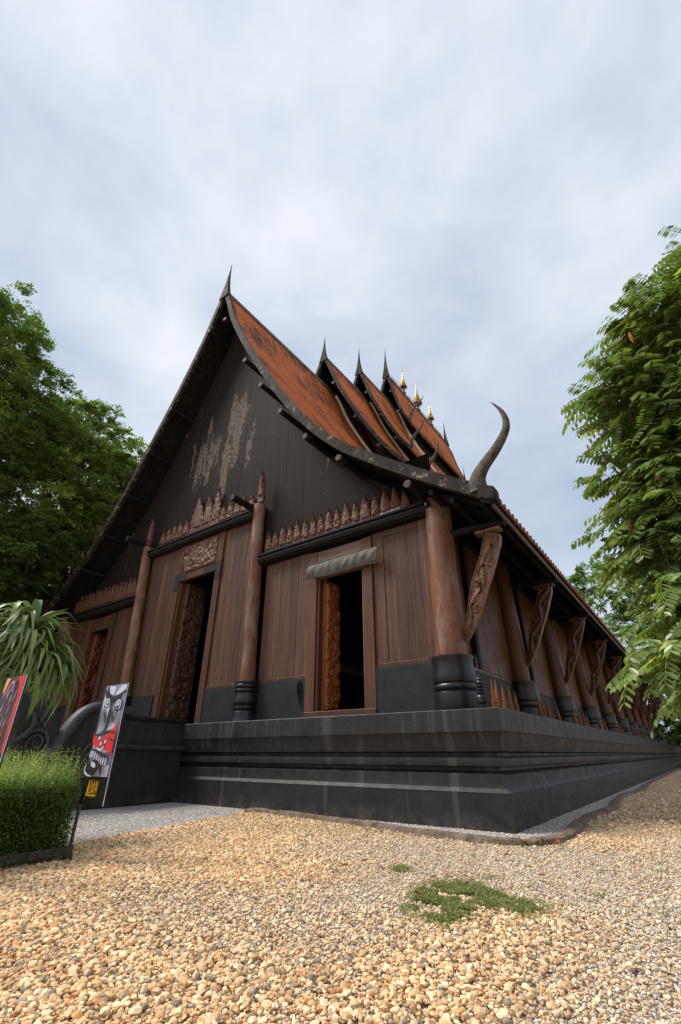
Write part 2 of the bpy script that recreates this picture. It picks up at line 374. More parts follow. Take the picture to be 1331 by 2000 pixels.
for i in (1, 2, 3, 4):
    y0, y1 = Y0[i], 2 * YM - Y0[i]
    for sg in (1, -1):
        cs = courses(P[i]); mb = MB()
        ys = np.linspace(y0 + .02, y1 - .02, 24)
        mb.strip([[(XC + sg * c[0], y, c[1]) for y in ys] for c in cs])
        rf = part('roof_slope', mb, M['roof'], hall)
        lo = offset(P[i], -.07); mb = MB(); mb.strip([[(XC + sg * max(c[0], .0), y, c[1]) for y in (y0 + .03, y1 - .03)] for c in lo])
        # closed eave edge: tile ends
        part('roof_deck', mb, M['soffit'], rf)
        mb = MB(); e0 = cs[-1]; e1 = lo[-1]; nt_ = int((y1 - y0) / .24)
        if i == 1:
            for k in range(nt_):
                ya = y0 + .05 + k * .24
                mb.add([(XC + sg * (e0[0] + .03), ya, e0[1] - .015), (XC + sg * (e0[0] + .05), ya + .12, e0[1] + .03), (XC + sg * (e0[0] + .03), ya + .23, e0[1] - .015),
                        (XC + sg * (e0[0] + .02), ya + .23, e0[1] - .09), (XC + sg * (e0[0] + .02), ya, e0[1] - .09)], [(0, 1, 2, 3, 4)])
        else: mb.strip([[(XC + sg * e0[0], y, e0[1]) for y in (y0, y1)], [(XC + sg * e0[0], y, e1[1] - .05) for y in (y0, y1)]])
        tag(part('eave_tile_ends', mb, M['eave_tile'], rf), kind='stuff')
    # ridge cap
    mb = MB(); zz = P[i][0, 1]; mb.prism([(XC - .14, zz - .18), (XC - .07, zz + .09), (XC + .07, zz + .09), (XC + .14, zz - .18)], y0 + .1, y1 - .1)
    part('ridge_cap', mb, M['ridge'], hall)
    # bargeboards front and back, with spire and horn
    for yb, fr in ((y0, 1), (y1, -1)):
        for sg in (1, -1):
            up_ = offset(P[i], .085 if i == 1 else .06); wd = np.interp(np.linspace(0, 1, len(P[i])), [0, .15, 1], [.11, .13, .17 if i == 1 else .11]) * (1 if i == 1 else .85)
            dn = P[i] - norm2(P[i]) * wd[:, None]
            up_[:, 0] = np.maximum(up_[:, 0], .015); dn[:, 0] = np.maximum(dn[:, 0], .012)
            mb = MB(); n_ = len(up_); ya, yc = yb - .075 * fr, yb + .06 * fr
            rows = []
            for k in range(n_):
                a, b = up_[k], dn[k]; rows.append([(XC + sg * a[0], ya, a[1]), (XC + sg * a[0], yc, a[1]), (XC + sg * b[0], yc, b[1]), (XC + sg * b[0], ya, b[1]), (XC + sg * a[0], ya, a[1])])
            mb.strip(rows); mb.add(rows[-1][:4], [(0, 1, 2, 3)])
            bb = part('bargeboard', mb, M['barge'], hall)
            if fr == 1 and i == 1:                                   # block at the foot of the front boards
                a = up_[-1]; mb = MB(); mb.hexa([(XC + sg * x, y, z) for x, y, z in ((a[0] - .25, .05, a[1] - .16), (a[0] + .06, .05, a[1] - .30), (a[0] + .06, .30, a[1] - .30), (a[0] - .25, .30, a[1] - .16), (a[0] - .25, .05, a[1] + .14), (a[0] + .06, .05, a[1] - .02), (a[0] + .06, .30, a[1] - .02), (a[0] - .25, .30, a[1] + .14))])
                part('end_block', bevel(mb.mesh('end_block', M['barge']), .02), None, bb)
        # spire
        zb = P[i][0, 1]; hs = {1: 1.9, 2: 1.6, 3: 2.0, 4: 2.6}[i]; k_ = {1: 1, 2: .85, 3: .85, 4: .9}[i]
        mb = MB(); rows = []
        for t in np.linspace(0, 1, 14):
            w_ = (.27 * (1 - t) ** 2.6 + .055 * (1 - t) + .004) * (k_ if i == 1 else 1); d_ = (.10 * (1 - t) + .005) * k_; z = zb - .55 + (hs + .55) * t; sx = .06 * t * t
            rows.append([(XC - w_ + sx, yb - d_ - .02 * fr, z), (XC + w_ + sx, yb - d_ - .02 * fr, z), (XC + w_ + sx, yb + d_ - .02 * fr, z), (XC - w_ + sx, yb + d_ - .02 * fr, z), (XC - w_ + sx, yb - d_ - .02 * fr, z)])
        mb.strip(rows[1:]); part('spire', mb, M['barge'], hall)
HORN = {1: [(.20, 5.02, .18), (.22, 5.28, .155), (.36, 5.50, .125), (.57, 5.71, .11), (.76, 5.93, .092), (.885, 6.14, .076), (.915, 6.36, .056), (.86, 6.60, .036), (.725, 6.86, .006)],
        2: [(-3.62, 10.45, .14), (-3.5, 10.8, .11), (-3.28, 11.02, .08), (-3.10, 11.26, .055), (-3.02, 11.5, .035), (-3.01, 11.8, .006)],
        3: [(-5.86, 14.72, .13), (-5.72, 15.2, .10), (-5.44, 15.52, .08), (-5.16, 15.75, .055), (-5.03, 16.02, .035), (-4.98, 16.33, .006)],
        4: [(-7.40, 19.5, .13), (-7.28, 20.1, .11), (-6.98, 20.5, .085), (-6.58, 20.72, .06), (-6.38, 20.95, .035), (-6.29, 21.2, .006)]}
for i in (1, 2, 3, 4):
    c = catmull(HORN[i], 5)
    for yb in (Y0[i], 2 * YM - Y0[i]):
        for sg in (1, -1):
            mb = MB(); mb.tube([(XC + sg * (p[0] - XC), yb - (.02 if i == 1 else 0), p[1]) for p in c], [max(p[2], .004) for p in c], 10, .62, (0, 1, 0))
            part('horn_finial', mb, M['horn'], hall, 60)
# gable walls of the upper tiers, verge strips and clerestory walls
for i in (2, 3, 4):
    for yw, s_ in ((Y0[i] + .95, 1), (2 * YM - Y0[i] - .95, -1)):
        lo = offset(P[i], -.10); lo = lo[lo[:, 0] > 0.02]; Wd = lo[-1, 0] - {2: 1.5, 3: .5, 4: .35}[i]
        pts = [(XC, pz(i, 0) - .4)] + [(XC + x, z) for x, z in lo if .1 < x < Wd] + [(XC + Wd, pz(i - 1, Wd) - .15)]
        pts += [(XC - (x - XC), z) for x, z in pts[::-1][:-1]]
        low_ = [(XC + d, pz(i - 1, abs(d)) - .25) for d in np.linspace(-Wd + .05, Wd - .05, 15)]
        mb = MB(); mb.prism(pts + low_, yw, yw + .06 * s_); part('tier_gable', mb, M['gable'], hall)
        for sg in (1, -1):
            pr = P[i - 1]; pr = pr[(pr[:, 0] > .1) & (pr[:, 0] < P[i][-1, 0] + (2.2 if i == 2 else .9))]; u1 = offset(pr, .13); u0 = offset(pr, .02)
            mb = MB(); mb.strip([[(XC + sg * a[0], yw - .14 * s_, a[1]), (XC + sg * a[0], yw - .004 * s_, a[1]), (XC + sg * b[0], yw - .004 * s_, b[1]), (XC + sg * b[0], yw - .14 * s_, b[1]), (XC + sg * a[0], yw - .14 * s_, a[1])] for a, b in zip(u1, u0)])
            part('verge_strip', mb, M['verge'], hall)
    for sg in (1, -1):
        Wd = P[i][-1, 0] - {2: 1.5, 3: .5, 4: .5}[i]; mb = MB(); xa, xb = XC + sg * Wd, XC + sg * (Wd - .05)
        mb.box(min(xa, xb), max(xa, xb), Y0[i] + 1.03, 2 * YM - Y0[i] - 1.03, pz(i - 1, Wd) - .1, pz(i, Wd) - .1)
        part('clerestory_wall', mb, M['soffit'], hall)
        n_ = int((2 * YM - 2 * Y0[i] - 2) / .7)
        for k in range(n_):
            y = Y0[i] + 1.1 + k * .7; a = np.array([Wd, pz(i, Wd) - .1]); b = offset(P[i], -.12)[-1]
            mb = MB(); mb.hexa([(XC + sg * x, yy, z) for x, yy, z in ((a[0], y, a[1] - .12), (b[0], y, b[1] - .10), (b[0], y + .1, b[1] - .10), (a[0], y + .1, a[1] - .12), (a[0], y, a[1]), (b[0], y, b[1]), (b[0], y + .1, b[1]), (a[0], y + .1, a[1]))])
            if sg == 1: part('eave_rafter', mb, M['wood_dark'], hall)
# spikes and gilded finials on the top ridge
zt = P[4][0, 1] + .08; mb = MB()
for y in np.arange(14.6, 23.2, .16):
    if min(abs(y - a) for a in (16.4, 18.7, 21.0)) > .3:
        h = random.uniform(.45, .8); mb.lathe([(.035, 0), (.05, h * .25), (.022, h * .4), (.002, h)], (XC, y, zt), 6)
tag(part('ridge_spikes', mb, M['iron'], hall), kind='stuff')
for y, k in ((16.4, .66), (18.7, .9), (21.0, .70)):
    mb = MB(); mb.lathe([(.14, 0), (.16, .12), (.07, .2), (.09, .42), (.05, .55), (.12, .72), (.10, .8), (.03, .95)], (XC, y, zt), 10)
    g = part('ridge_finial', mb, M['iron'], hall, 40)
    for t in range(6):
        r0 = k * (.40 - .062 * t); z0 = .8 + k * (.26 * t)
        mb = MB(); mb.lathe([(r0 * .96, -.05), (r0, 0), (r0 * .8, k * .13), (r0 * .62, k * .25), (r0 * .3, k * .26)], (XC, y, zt + z0), 14, False)
        part('gilded_tier', mb, M['gold'], g, 30)
        if t == 0:
            mb = MB()
            for a in range(12): mb.lathe([(.012, -.2), (.03, -.14), (.004, -.02)], (XC + r0 * math.cos(a * .5236), y + r0 * math.sin(a * .5236), zt + z0), 5)
            tag(part('hanging_bells', mb, M['iron'], g), kind='stuff')
    mb = MB(); mb.lathe([(.05, 0), (.05, k * .25), (.015, k * .5), (.012, k * .85), (.05, k * .9), (.03, k * 1.0), (.002, k * 1.1)], (XC, y, zt + .8 + k * 1.45), 8); part('finial_tip', mb, M['gold'], g, 30)

# gable boards: each board cut to the roof line
und = offset(P[1], -.30)
def gz(x): return float(np.interp(abs(x - XC), und[:, 0], und[:, 1], left=P[1][0, 1] - .7))
xs = XC - 8.7; k = 0
while xs < XC + 8.6:
    w_ = random.uniform(.30, .40); xe = min(xs + w_, XC + 8.7); xm = .5 * (xs + xe)
    bot = 7.0 if abs(xm - XC) < 2.75 else 5.35
    za, zb_ = min(gz(xs), 17.3), min(gz(xe), 17.3)
    if min(za, zb_) > bot + .05:
        y = YF + .02 + random.uniform(-.003, .003); mb = MB(); pts = [(xs + .0015, bot), (xe - .0015, bot), (xe - .0015, zb_), (xs + .0015, za)]
        if (xs - XC) * (xe - XC) < 0: pts = [(xs + .004, bot), (xe - .004, bot), (xe - .004, zb_), (XC, 17.4), (xs + .004, za)]
        mb.prism(pts, y, y + .05); part('gable_board', mb, M['gable'], hall)
    xs = xe
# purlins running out under the front overhang
for d, z in ((.78, 15.45), (2.35, 12.55), (3.30, 10.95), (4.25, 9.45), (5.22, 8.14), (6.26, 7.0), (7.95, 5.62)):
    n_ = norm2(P[1])[np.argmin(abs(P[1][:, 0] - d))]; q = np.array([d, pz(1, d)]) - n_ * .33
    for sg in (1, -1):
        mb = MB(); mb.tube([(XC + sg * q[0], .04, q[1]), (XC + sg * q[0], 1.2, q[1])], .08, 12); L = part('purlin_log', mb, M['black'], hall, 40); part('log_end', MB().tube([(XC + sg * q[0], .01, q[1]), (XC + sg * q[0], .045, q[1])], .082, 12), M['horn'], L)  # black shaft: the overhang's shadow put into its colour, end left weathered grey

for i, ds in ((2, (.9, 2.2, 3.4, 4.5)), (3, (.7, 1.5, 2.4)), (4, (.5, 1.0))):
    for d in ds:
        n_ = norm2(P[i])[np.argmin(abs(P[i][:, 0] - d))]; q = np.array([d, pz(i, d)]) - n_ * .2
        for sg in (1, -1):
            mb = MB(); mb.tube([(XC + sg * q[0], Y0[i] - .12, q[1]), (XC + sg * q[0], Y0[i] + .95, q[1])], .085, 10); part('purlin_log', mb, M['horn'], hall, 40)
for a_, b_ in (((-4.6, 7.4, 10.9), (-3.7, 7.3, 10.2)), ((-4.0, 7.35, 10.75), (-4.1, 7.3, 9.9))):
    part('brace_stick', MB().tube([a_, b_], .06, 7), M['horn'], hall)
# ------------------------------------------------------------------ front wall
def plank_run(x0, x1, z0, z1, n, mat, y=YF, parent=hall, lean0=0, lean1=0, name='wall_board', thick=.035):
    e = np.cumsum([0] + [random.uniform(.8, 1.2) for _ in range(n)]); e = e / e[-1]
    for k in range(n):
        a, b = x0 + (x1 - x0) * e[k], x0 + (x1 - x0) * e[k + 1]; la = lean0 + (lean1 - lean0) * e[k]; lb = lean0 + (lean1 - lean0) * e[k + 1]
        yy = y + random.uniform(-.006, .006); mb = MB(); g = .004
        mb.hexa([(a + g, yy, z0), (b - g, yy, z0), (b - g, yy + thick, z0), (a + g, yy + thick, z0), (a + g + la, yy, z1), (b - g + lb, yy, z1), (b - g + lb, yy + thick, z1), (a + g + la, yy + thick, z1)])
        part(name, mb, mat, parent)
def bar(name, x0, x1, y0, y1, z0, z1, mat, parent=hall, bev=.008):
    return part(name, bevel(MB().box(x0, x1, y0, y1, z0, z1).mesh(name, mat), bev, 1), None, parent)
# near-black shell added behind the boards to keep daylight out of the hall
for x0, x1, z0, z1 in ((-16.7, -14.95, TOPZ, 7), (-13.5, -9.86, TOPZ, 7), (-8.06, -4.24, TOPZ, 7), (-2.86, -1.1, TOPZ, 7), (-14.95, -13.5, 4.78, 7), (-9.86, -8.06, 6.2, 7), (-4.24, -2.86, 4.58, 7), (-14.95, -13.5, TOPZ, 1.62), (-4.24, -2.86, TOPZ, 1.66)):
    part('light_block_shell', MB().box(x0, x1, YF + .075, YF + .13, z0, z1), M['inner'], hall)
part('light_block_shell', MB().prism([(-16.7, 7), (-1.1, 7), (-1.1, 6.0), (-8.2, 16.2), (-9.5, 16.2), (-16.7, 6.0)], YF + .10, YF + .13), M['inner'], hall) if False else None
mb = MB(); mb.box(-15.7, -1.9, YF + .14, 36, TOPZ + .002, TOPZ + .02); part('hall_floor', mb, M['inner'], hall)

def opening(x0, x1, z0, z1, jw, ztop, mat, sill=True, leafmat=None, leaf=.62, seed=1, lm=None, split=False):
    bar('door_jamb', x0 - jw, x0, YF - .06, YF + .10, z0 - (.14 if sill else 0), ztop, mat); bar('door_jamb', x1, x1 + jw, YF - .06, YF + .10, z0 - (.14 if sill else 0), ztop, mat)
    bar('inner_jamb', x0 + .002, x0 + .07, YF - .02, YF + .16, z0, z1, mat)
    if sill: bar('door_sill', x0 - jw + .003, x1 + jw - .003, YF - .075, YF + .10, z0 - .14, z0 - .004, mat)
    for sg, xh in ((1, x0 + .075), (-1, x1 - .075)):
        lf = MB(); lf.box(xh if sg == 1 else xh - .05, xh + .05 if sg == 1 else xh, YF + .12, YF + .12 + leaf, z0 + .01, z1 + .03)
        L = part('door_leaf', lf, leafmat, hall)
        if sg == 1:
            c = carved_panel(leaf - .06, z1 - z0 - .05, .10, seed, .13 if leaf < .7 else .16, .018)
            c.v = [(xh + .052 - p[1], YF + .15 + p[0], z0 + .03 + p[2]) for p in c.v]
            part('carved_relief', c, leafmat, L, 80)
# right bay window-door
opening(-4.20, -2.90, 1.66, 4.55, .26, 5.27, M['frame'], True, M['carve_orange'], .56, 11)
bar('head_rail', -4.197, -2.903, YF - .045, YF + .03, 4.86, 5.26, M['rail'])
bar('head_rail', -4.197, -2.903, YF - .02, YF + .03, 4.55, 4.85, M['frame'])
plank_run(-5.98, -4.465, 2.42, 5.33, 5, M['wood'], YF, hall)
plank_run(-2.635, -1.50, 2.46, 5.17, 4, M['wood'])
bar('wall_stile', -1.497, -1.15, YF - .015, YF + .03, 2.46, 5.33, M['wood']); bar('top_rail', -2.637, -1.5, YF - .012, YF + .03, 5.174, 5.33, M['wood'])
bar('skirting_rail', -2.637, -1.15, YF - .03, YF + .03, 2.375, 2.456, M['frame']); bar('skirting_rail', -5.98, -4.463, YF - .03, YF + .03, 2.345, 2.416, M['frame'])
for x0, x1 in ((-2.637, -1.1), (-6.2, -4.463), (-7.84, -6.2), (-11.6, -10.12), (-13.28, -11.55), (-16.7, -15.2)):
    bar('dado_panel', x0, x1, YF - .05, YF + .06, TOPZ + .001, 2.343 if x0 != -2.637 else 2.373, M['dado'], hall, .006)
# left bay
opening(-14.92, -13.55, 1.62, 4.78, .26, 5.27, M['frame'], True, M['carve_red'], .60, 12)
bar('head_rail', -14.917, -13.553, YF - .03, YF + .03, 4.782, 5.26, M['wood'])
plank_run(-13.285, -11.75, 2.42, 5.33, 5, M['wood'], YF, hall, 0, -.12); plank_run(-16.6, -15.185, 2.42, 5.33, 4, M['wood'])
bar('skirting_rail', -13.283, -11.6, YF - .03, YF + .03, 2.345, 2.416, M['frame']); bar('skirting_rail', -16.6, -15.185, YF - .03, YF + .03, 2.345, 2.416, M['frame'])
# centre bay
opening(-9.80, -8.10, TOPZ + .02, 5.66, .24, 6.97, M['frame'], False, M['carve_dark'], .80, 13)
bar('door_lintel', -9.797, -8.103, YF - .075, YF + .06, 5.662, 5.86, M['frame'])
for x0, x1 in ((-9.84, -9.45), (-8.62, -8.06)): bar('lintel_plate', x0, x1, YF - .082, YF - .062, 5.66, 5.862, M['dado'], hall, .003)
for x in (-10.06, -8.07): bar('lintel_plate', x, x + .22, YF - .075, YF - .058, 5.38, 5.95, M['dado'], hall, .003)
c = carved_panel(1.60, .92, .11, 21, .12, .018); c.v = [(-9.75 + p[0], YF - .02 + p[1], 5.93 + p[2]) for p in c.v]
lp = bar('lintel_panel', -9.797, -8.103, YF - .018, YF + .05, 5.862, 6.97, M['frame']); part('carved_relief', c, M['carve'], lp, 80)
for a, b, z0, z1 in ((-9.797, -9.75, 5.865, 6.965), (-8.15, -8.103, 5.865, 6.965)): bar('panel_bead', a, b, YF - .05, YF - .02, z0, z1, M['frame'])
for z in (5.866, 6.86): bar('panel_bead', -9.748, -8.152, YF - .045, YF - .02, z, z + .05, M['frame'])
plank_run(-11.45, -10.045, 2.42, 7.0, 5, M['wood'], YF, hall, -.25, -.02); plank_run(-7.855, -6.25, 2.42, 7.0, 6, M['wood'], YF, hall, 0, -.15)
bar('skirting_rail', -11.6, -10.043, YF - .03, YF + .03, 2.345, 2.416, M['frame']); bar('skirting_rail', -7.857, -6.1, YF - .03, YF + .03, 2.345, 2.416, M['frame'])
# cross beams (rounded black timbers) with ledge
def crossbeam(x0, x1, z0):
    prf = [(YF + .02, z0 + .03), (YF - .12, z0), (YF - .22, z0 + .05), (YF - .25, z0 + .13), (YF - .22, z0 + .20), (YF - .27, z0 + .205), (YF - .27, z0 + .25), (YF + .02, z0 + .25)]
    mb = MB(); mb.prism(prf, x0, x1, 'x'); return part('cross_beam', mb, M['black'], hall)
crossbeam(-6.12, -1.12, 5.345); crossbeam(-16.6, -11.95, 5.345); crossbeam(-11.78, -6.42, 6.90)
# carved valance: plate plus flame leaf, one by one
def flame_mesh(seed, w=.25, h=.5):
    nu, nv = 11, 20; r = np.random.default_rng(seed); U, V = np.meshgrid(np.linspace(-1, 1, nu), np.linspace(0, 1, nv))
    half = w / 2 * np.clip(np.interp(V, [0, .12, .35, .6, .8, 1], [.92, 1.0, .92, .62, .30, .01]), 0, 1) * (1 + .10 * np.sign(np.sin(V * 34)) * (V > .1) * (V < .95))
    X = U * half; Z = V * h; H = carve(X, Z, seed, .05) * (1 - abs(U) ** 4) + .25 * (1 - abs(U))
    mb = MB(); mb.strip([[(X[j, i], -.06 * H[j, i] - .012, Z[j, i]) for i in range(nu)] for j in range(nv)])
    mb.strip([[(X[j, 0], -.012, Z[j, 0]), (X[j, 0], .03, Z[j, 0])] for j in range(nv)]); mb.strip([[(X[j, -1], -.012, Z[j, -1]), (X[j, -1], .03, Z[j, -1])] for j in range(nv)])
    return mb.mesh('flame_leaf', M['flame'], 60)
FM = [flame_mesh(s) for s in range(31, 37)]
plate_me = bevel(MB().box(-.5, .5, -.03, .03, 0, 1).mesh('valance_plate', M['plate']), .004, 1); lil = plate_me.copy(); lil.materials[0] = M['lilac']
def valance(edges, z0, tips, y=YF - .06, zp=.16, lilac=()):
    for k in range(len(edges) - 1):
        a, b = edges[k], edges[k + 1]; cx = .5 * (a + b); w_ = b - a; pl = .155 if not hasattr(zp, '__len__') else zp[k]
        yy = y + random.uniform(-.02, .005)
        p = link(bpy.data.objects.new('valance_plate', lil if k in lilac else plate_me), hall, (cx, yy, z0)); p.scale = (w_ - .012, 1, pl)
        f = link(bpy.data.objects.new('flame_leaf', FM[k % 6]), hall, (cx, yy - .005, z0 + pl)); f.scale = (w_ / .248, 1, (tips[k] - z0 - pl) / .5)
valance([-6.05, -5.79, -5.53, -5.25, -5.0, -4.74, -4.46, -4.21, -3.97, -3.69, -3.44, -3.16, -2.9, -2.6, -2.35, -2.06, -1.81, -1.57], 5.598,
        [6.3, 6.24, 6.34, 6.28, 6.35, 6.26, 6.32, 6.27, 6.35, 6.28, 6.37, 6.28, 6.38, 6.31, 6.38, 6.31, 6.16], zp=[.155] * 16 + [.02], lilac=(14, 15))
valance(list(np.linspace(-11.4, -9.74, 6)) + [-9.10, -8.62, -8.22] + list(np.linspace(-7.90, -6.62, 5)), 7.155, [7.8, 7.88, 7.9, 7.92, 7.9, 8.62, 8.5, 8.62, 7.86, 7.88, 7.86, 7.84, 7.78], zp=[.16] * 5 + [.3] * 3 + [.15] * 5)
valance(list(np.linspace(-16.5, -12.0, 17)), 5.598, [6.34 + .05 * (k % 2) for k in range(16)])
# columns
def column(xb, xt, y, rb, rt, z0, z1, base, seed, mat=None, lum=.5):
    r = np.random.default_rng(seed); nz = vnoise(32, seed); mb = MB(); seg, n = 26, 26; rows = []
    for k in range(n + 1):
        t = k / n; z = z0 + (z1 - z0) * t; cx = xb + (xt - xb) * t + .02 * (float(nz(np.array(t * 4), np.array(9.))) - .5)
        row = []
        for i in range(seg + 1):
            a = 2 * math.pi * (i % seg) / seg; rr = rb + (rt - rb) * t
            rr *= 1 + .16 * lum * (float(nz(np.array((i % seg) / seg * 32 * .12 + 3), np.array(t * 5.))) - .5) + .05 * lum * (float(nz(np.array((i % seg) * 32 / seg), np.array(t * 9.))) - .5)
            row.append((cx + rr * math.cos(a), y + rr * math.sin(a), z))
        rows.append(row)
    mb.strip(rows); mb.add(rows[-1][:-1], [tuple(range(seg))]); c = part('column', mb, mat or M['trunk'], hall, 70)
    b = MB(); b.lathe(base, (xb, y, TOPZ + .001), 36); part('column_base', b, M['lacquer'], c, 40); return c
BIG = [(.375, 0), (.385, .02), (.385, .30), (.375, .335), (.35, .35), (.345, .365), (.375, .375), (.39, .40), (.39, .43), (.375, .455), (.345, .465), (.345, .48), (.372, .49), (.385, .52), (.378, .60), (.362, .70), (.355, .78), (.36, .86), (.378, .90), (.378, .925), (.30, .93)]
SLIM = [(.335, 0), (.32, .03), (.29, .12), (.275, .22), (.27, .27), (.255, .285), (.28, .30), (.295, .33), (.29, .36), (.262, .375), (.262, .39), (.29, .41), (.305, .46), (.298, .53), (.272, .61), (.262, .66), (.285, .68), (.30, .71), (.29, .74), (.262, .755), (.275, .77), (.292, .80), (.285, .84), (.265, .86), (.285, .88), (.285, .91), (.19, .925)]
column(-1.0, -.955, .98, .275, .25, 2.38, 5.6, BIG, 41); column(2 * XC + 1.0, 2 * XC + .955, .98, .275, .25, 2.38, 5.6, BIG, 42)
column(-6.17, -6.35, .92, .18, .165, 2.36, 7.25, SLIM, 43); column(-11.47, -11.93, .92, .175, .165, 2.36, 7.35, SLIM, 44)
for x, zt_ in ((-6.33, 7.28), (-11.93, 7.38)):
    mb = MB(); mb.box(x + .0, x + .22, .80, .88, zt_, zt_ + .2); f = part('finial_board', mb, M['frame'], hall)
    g = link(bpy.data.objects.new('flame_leaf', FM[2]), f, (x + .11, .83, zt_ + .2)); g.scale = (.9, 1.2, 1.65)
for x, z in ((-6.62, 7.24), (-12.02, 7.46)):
    mb = MB(); mb.tube([(x - .02, .12, z + .02), (x, 1.1, z)], .10, 12); part('beam_end', mb, M['black'], hall, 40)

# ------------------------------------------------------------------ side wall, columns, brackets
SLAB = [(r * 1.02, z) for r, z in BIG]
ys = [.98 + 3.95 * k for k in range(10)]
for k in range(1, 10):
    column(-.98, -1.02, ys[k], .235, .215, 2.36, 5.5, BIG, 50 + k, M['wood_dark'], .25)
    column(2 * XC + .98, 2 * XC + 1.02, ys[k], .235, .215, 2.36, 5.5, BIG, 70 + k, M['wood_dark'], .25) if k in (1,) else None
SX = -1.12
part('light_block_shell', MB().box(SX - .12, SX - .07, YF + .14, 36.5, TOPZ, 5.75), M['inner'], hall); part('light_block_shell', MB().box(2 * XC - SX + .07, 2 * XC - SX + .12, YF + .14, 36.5, TOPZ, 5.75), M['inner'], hall)  # sides of the added shell that blocks daylight
part('light_block_shell', MB().box(2 * XC - SX + .07, SX - .07, 36.45, 36.5, TOPZ, 7.5), M['inner'], hall)
for k in range(9):
    a, b = ys[k] + .30, ys[k + 1] - .2; m_ = a + (b - a) * .36
    bar('side_dado', SX - .06, SX + .05, a - .2, b + .15, TOPZ + .001, 2.33, M['dado'], hall, .006)
    bar('side_rail', SX - .05, SX + .04, a - .2, b + .15, 2.333, 2.42, M['wood_dark'])
    bar('side_rail', SX - .05, SX + .04, a - .2, b + .15, 5.2, 5.4, M['black'])
    # recessed dark leaf, post, then a run of proud boards
    for q0, q1, xo, n_ in ((a - .1, m_ - .09, -.045, 3), (m_ + .09, b + .06, .03, 4)):
        e = np.linspace(q0, q1, n_ + 1)
        for j in range(n_):
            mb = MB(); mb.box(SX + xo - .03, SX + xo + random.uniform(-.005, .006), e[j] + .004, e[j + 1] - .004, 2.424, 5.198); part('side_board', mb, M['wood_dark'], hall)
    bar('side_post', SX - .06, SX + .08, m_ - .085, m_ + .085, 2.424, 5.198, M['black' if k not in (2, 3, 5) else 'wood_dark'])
    if k in (2, 3, 5, 6):
        c = carved_panel(.17, 2.6, .04, 90 + k, .08, .03); c.v = [(SX + .085 - p[1], m_ - .085 + p[0], 2.5 + p[2]) for p in c.v]; part('carved_post_face', c, M['carve_tan'], hall, 80)
# eave brackets: carved slabs with pierced scrolls, standing across the wall
def bracket_mesh(seed, mat, holes):
    A, B_ = (-.72, 2.66), (.11, 4.55); L = math.hypot(B_[0] - A[0], B_[1] - A[1]); d = np.array([(B_[0] - A[0]) / L, (B_[1] - A[1]) / L]); n = np.array([d[1], -d[0]])
    nu, nv = 27, 120; T = np.linspace(0, 1, nv); nz = vnoise(32, seed)
    cen = np.array([np.interp(T, [0, .25, .5, .75, 1], [0, .012, -.01, .012, -.01])]).ravel(); half = np.interp(T, [0, .06, .2, .4, .6, .8, .93, 1], [.02, .055, .095, .135, .15, .145, .155, .12])
    U = np.linspace(-1, 1, nu); pts = np.zeros((nv, nu, 2)); HH = np.zeros((nv, nu))
    for j in range(nv):
        wob = 1 + .05 * abs(math.sin(j * .55)); pts[j] = np.array(A)[None] + d[None] * (T[j] * L) + n[None] * (cen[j] + U * half[j] * wob)[:, None]
    UU, TT = np.meshgrid(U, T); w_ = .16; wave = 2.3; ph = (seed % 3) * .35
    stem = .46 * np.sin(2 * np.pi * wave * TT + ph); HH = np.exp(-((UU - stem) / .24) ** 2) * .9                      # winding stem
    for k in range(6):                                                # a spiral leaf in every bend of the stem
        tk = (k + .5 - ph / math.pi - .25 + .25) / (2 * wave) * 1.0; side = -np.sign(math.sin(2 * math.pi * wave * tk + ph) or 1)
        dx, dt = (UU - side * .42) * w_, (TT - tk) * L; d = np.hypot(dx, dt) / .105; an = np.arctan2(dt, dx)
        HH = np.where(d < 1, np.maximum(HH * .5, (.62 + .38 * np.cos(an * side + d * 9.0)) * (1 - d ** 4)), HH)
    HH = np.maximum(HH, np.where(abs(UU) > .86, .55, 0)); HH = HH + .10 * np.sin(TT * 190 + 3 * UU) * (HH < .45)
    HH = (HH + .30 * carve(UU * w_, TT * L, seed, .05)) * .046 + .004
    keep = np.ones((nv - 1, nu - 1), bool)
    for hv, hu, ru, rv in holes:
        for j in range(nv - 1):
            for i in range(nu - 1):
                e1 = ((U[i] + .04 - hu) / ru) ** 2 + ((T[j] - hv) / rv) ** 2; e2 = ((U[i] + .04 - hu + .55 * ru * (1 if hu > 0 else -1)) / ru) ** 2 + ((T[j] - hv + .25 * rv) / (rv * .8)) ** 2
                if e1 < 1 and e2 > 1: keep[j, i] = False
    mb = MB(); th = .035
    v = [(pts[j, i, 0], -th - HH[j, i], pts[j, i, 1]) for j in range(nv) for i in range(nu)] + [(pts[j, i, 0], th + HH[j, i], pts[j, i, 1]) for j in range(nv) for i in range(nu)]; N = nv * nu; f = []
    for j in range(nv - 1):
        for i in range(nu - 1):
            if not keep[j, i]: continue
            a, b, c, e = j * nu + i, j * nu + i + 1, (j + 1) * nu + i + 1, (j + 1) * nu + i
            f += [(a, b, c, e), (N + a, N + e, N + c, N + b)]
            for (p, q), (jj, ii) in (((a, b), (j - 1, i)), ((c, e), (j + 1, i)), ((b, c), (j, i + 1)), ((e, a), (j, i - 1))):
                if not (0 <= jj < nv - 1 and 0 <= ii < nu - 1 and keep[jj, ii]): f.append((p, q, N + q, N + p))
    mb.add(v, f); return mb.mesh('eave_bracket', mat, 35)
b1 = bracket_mesh(61, M['bracket_tan'], [(.84, .12, .34, .055), (.63, -.22, .42, .065), (.47, .15, .38, .055), (.30, -.15, .3, .03), (.20, .1, .3, .02)])
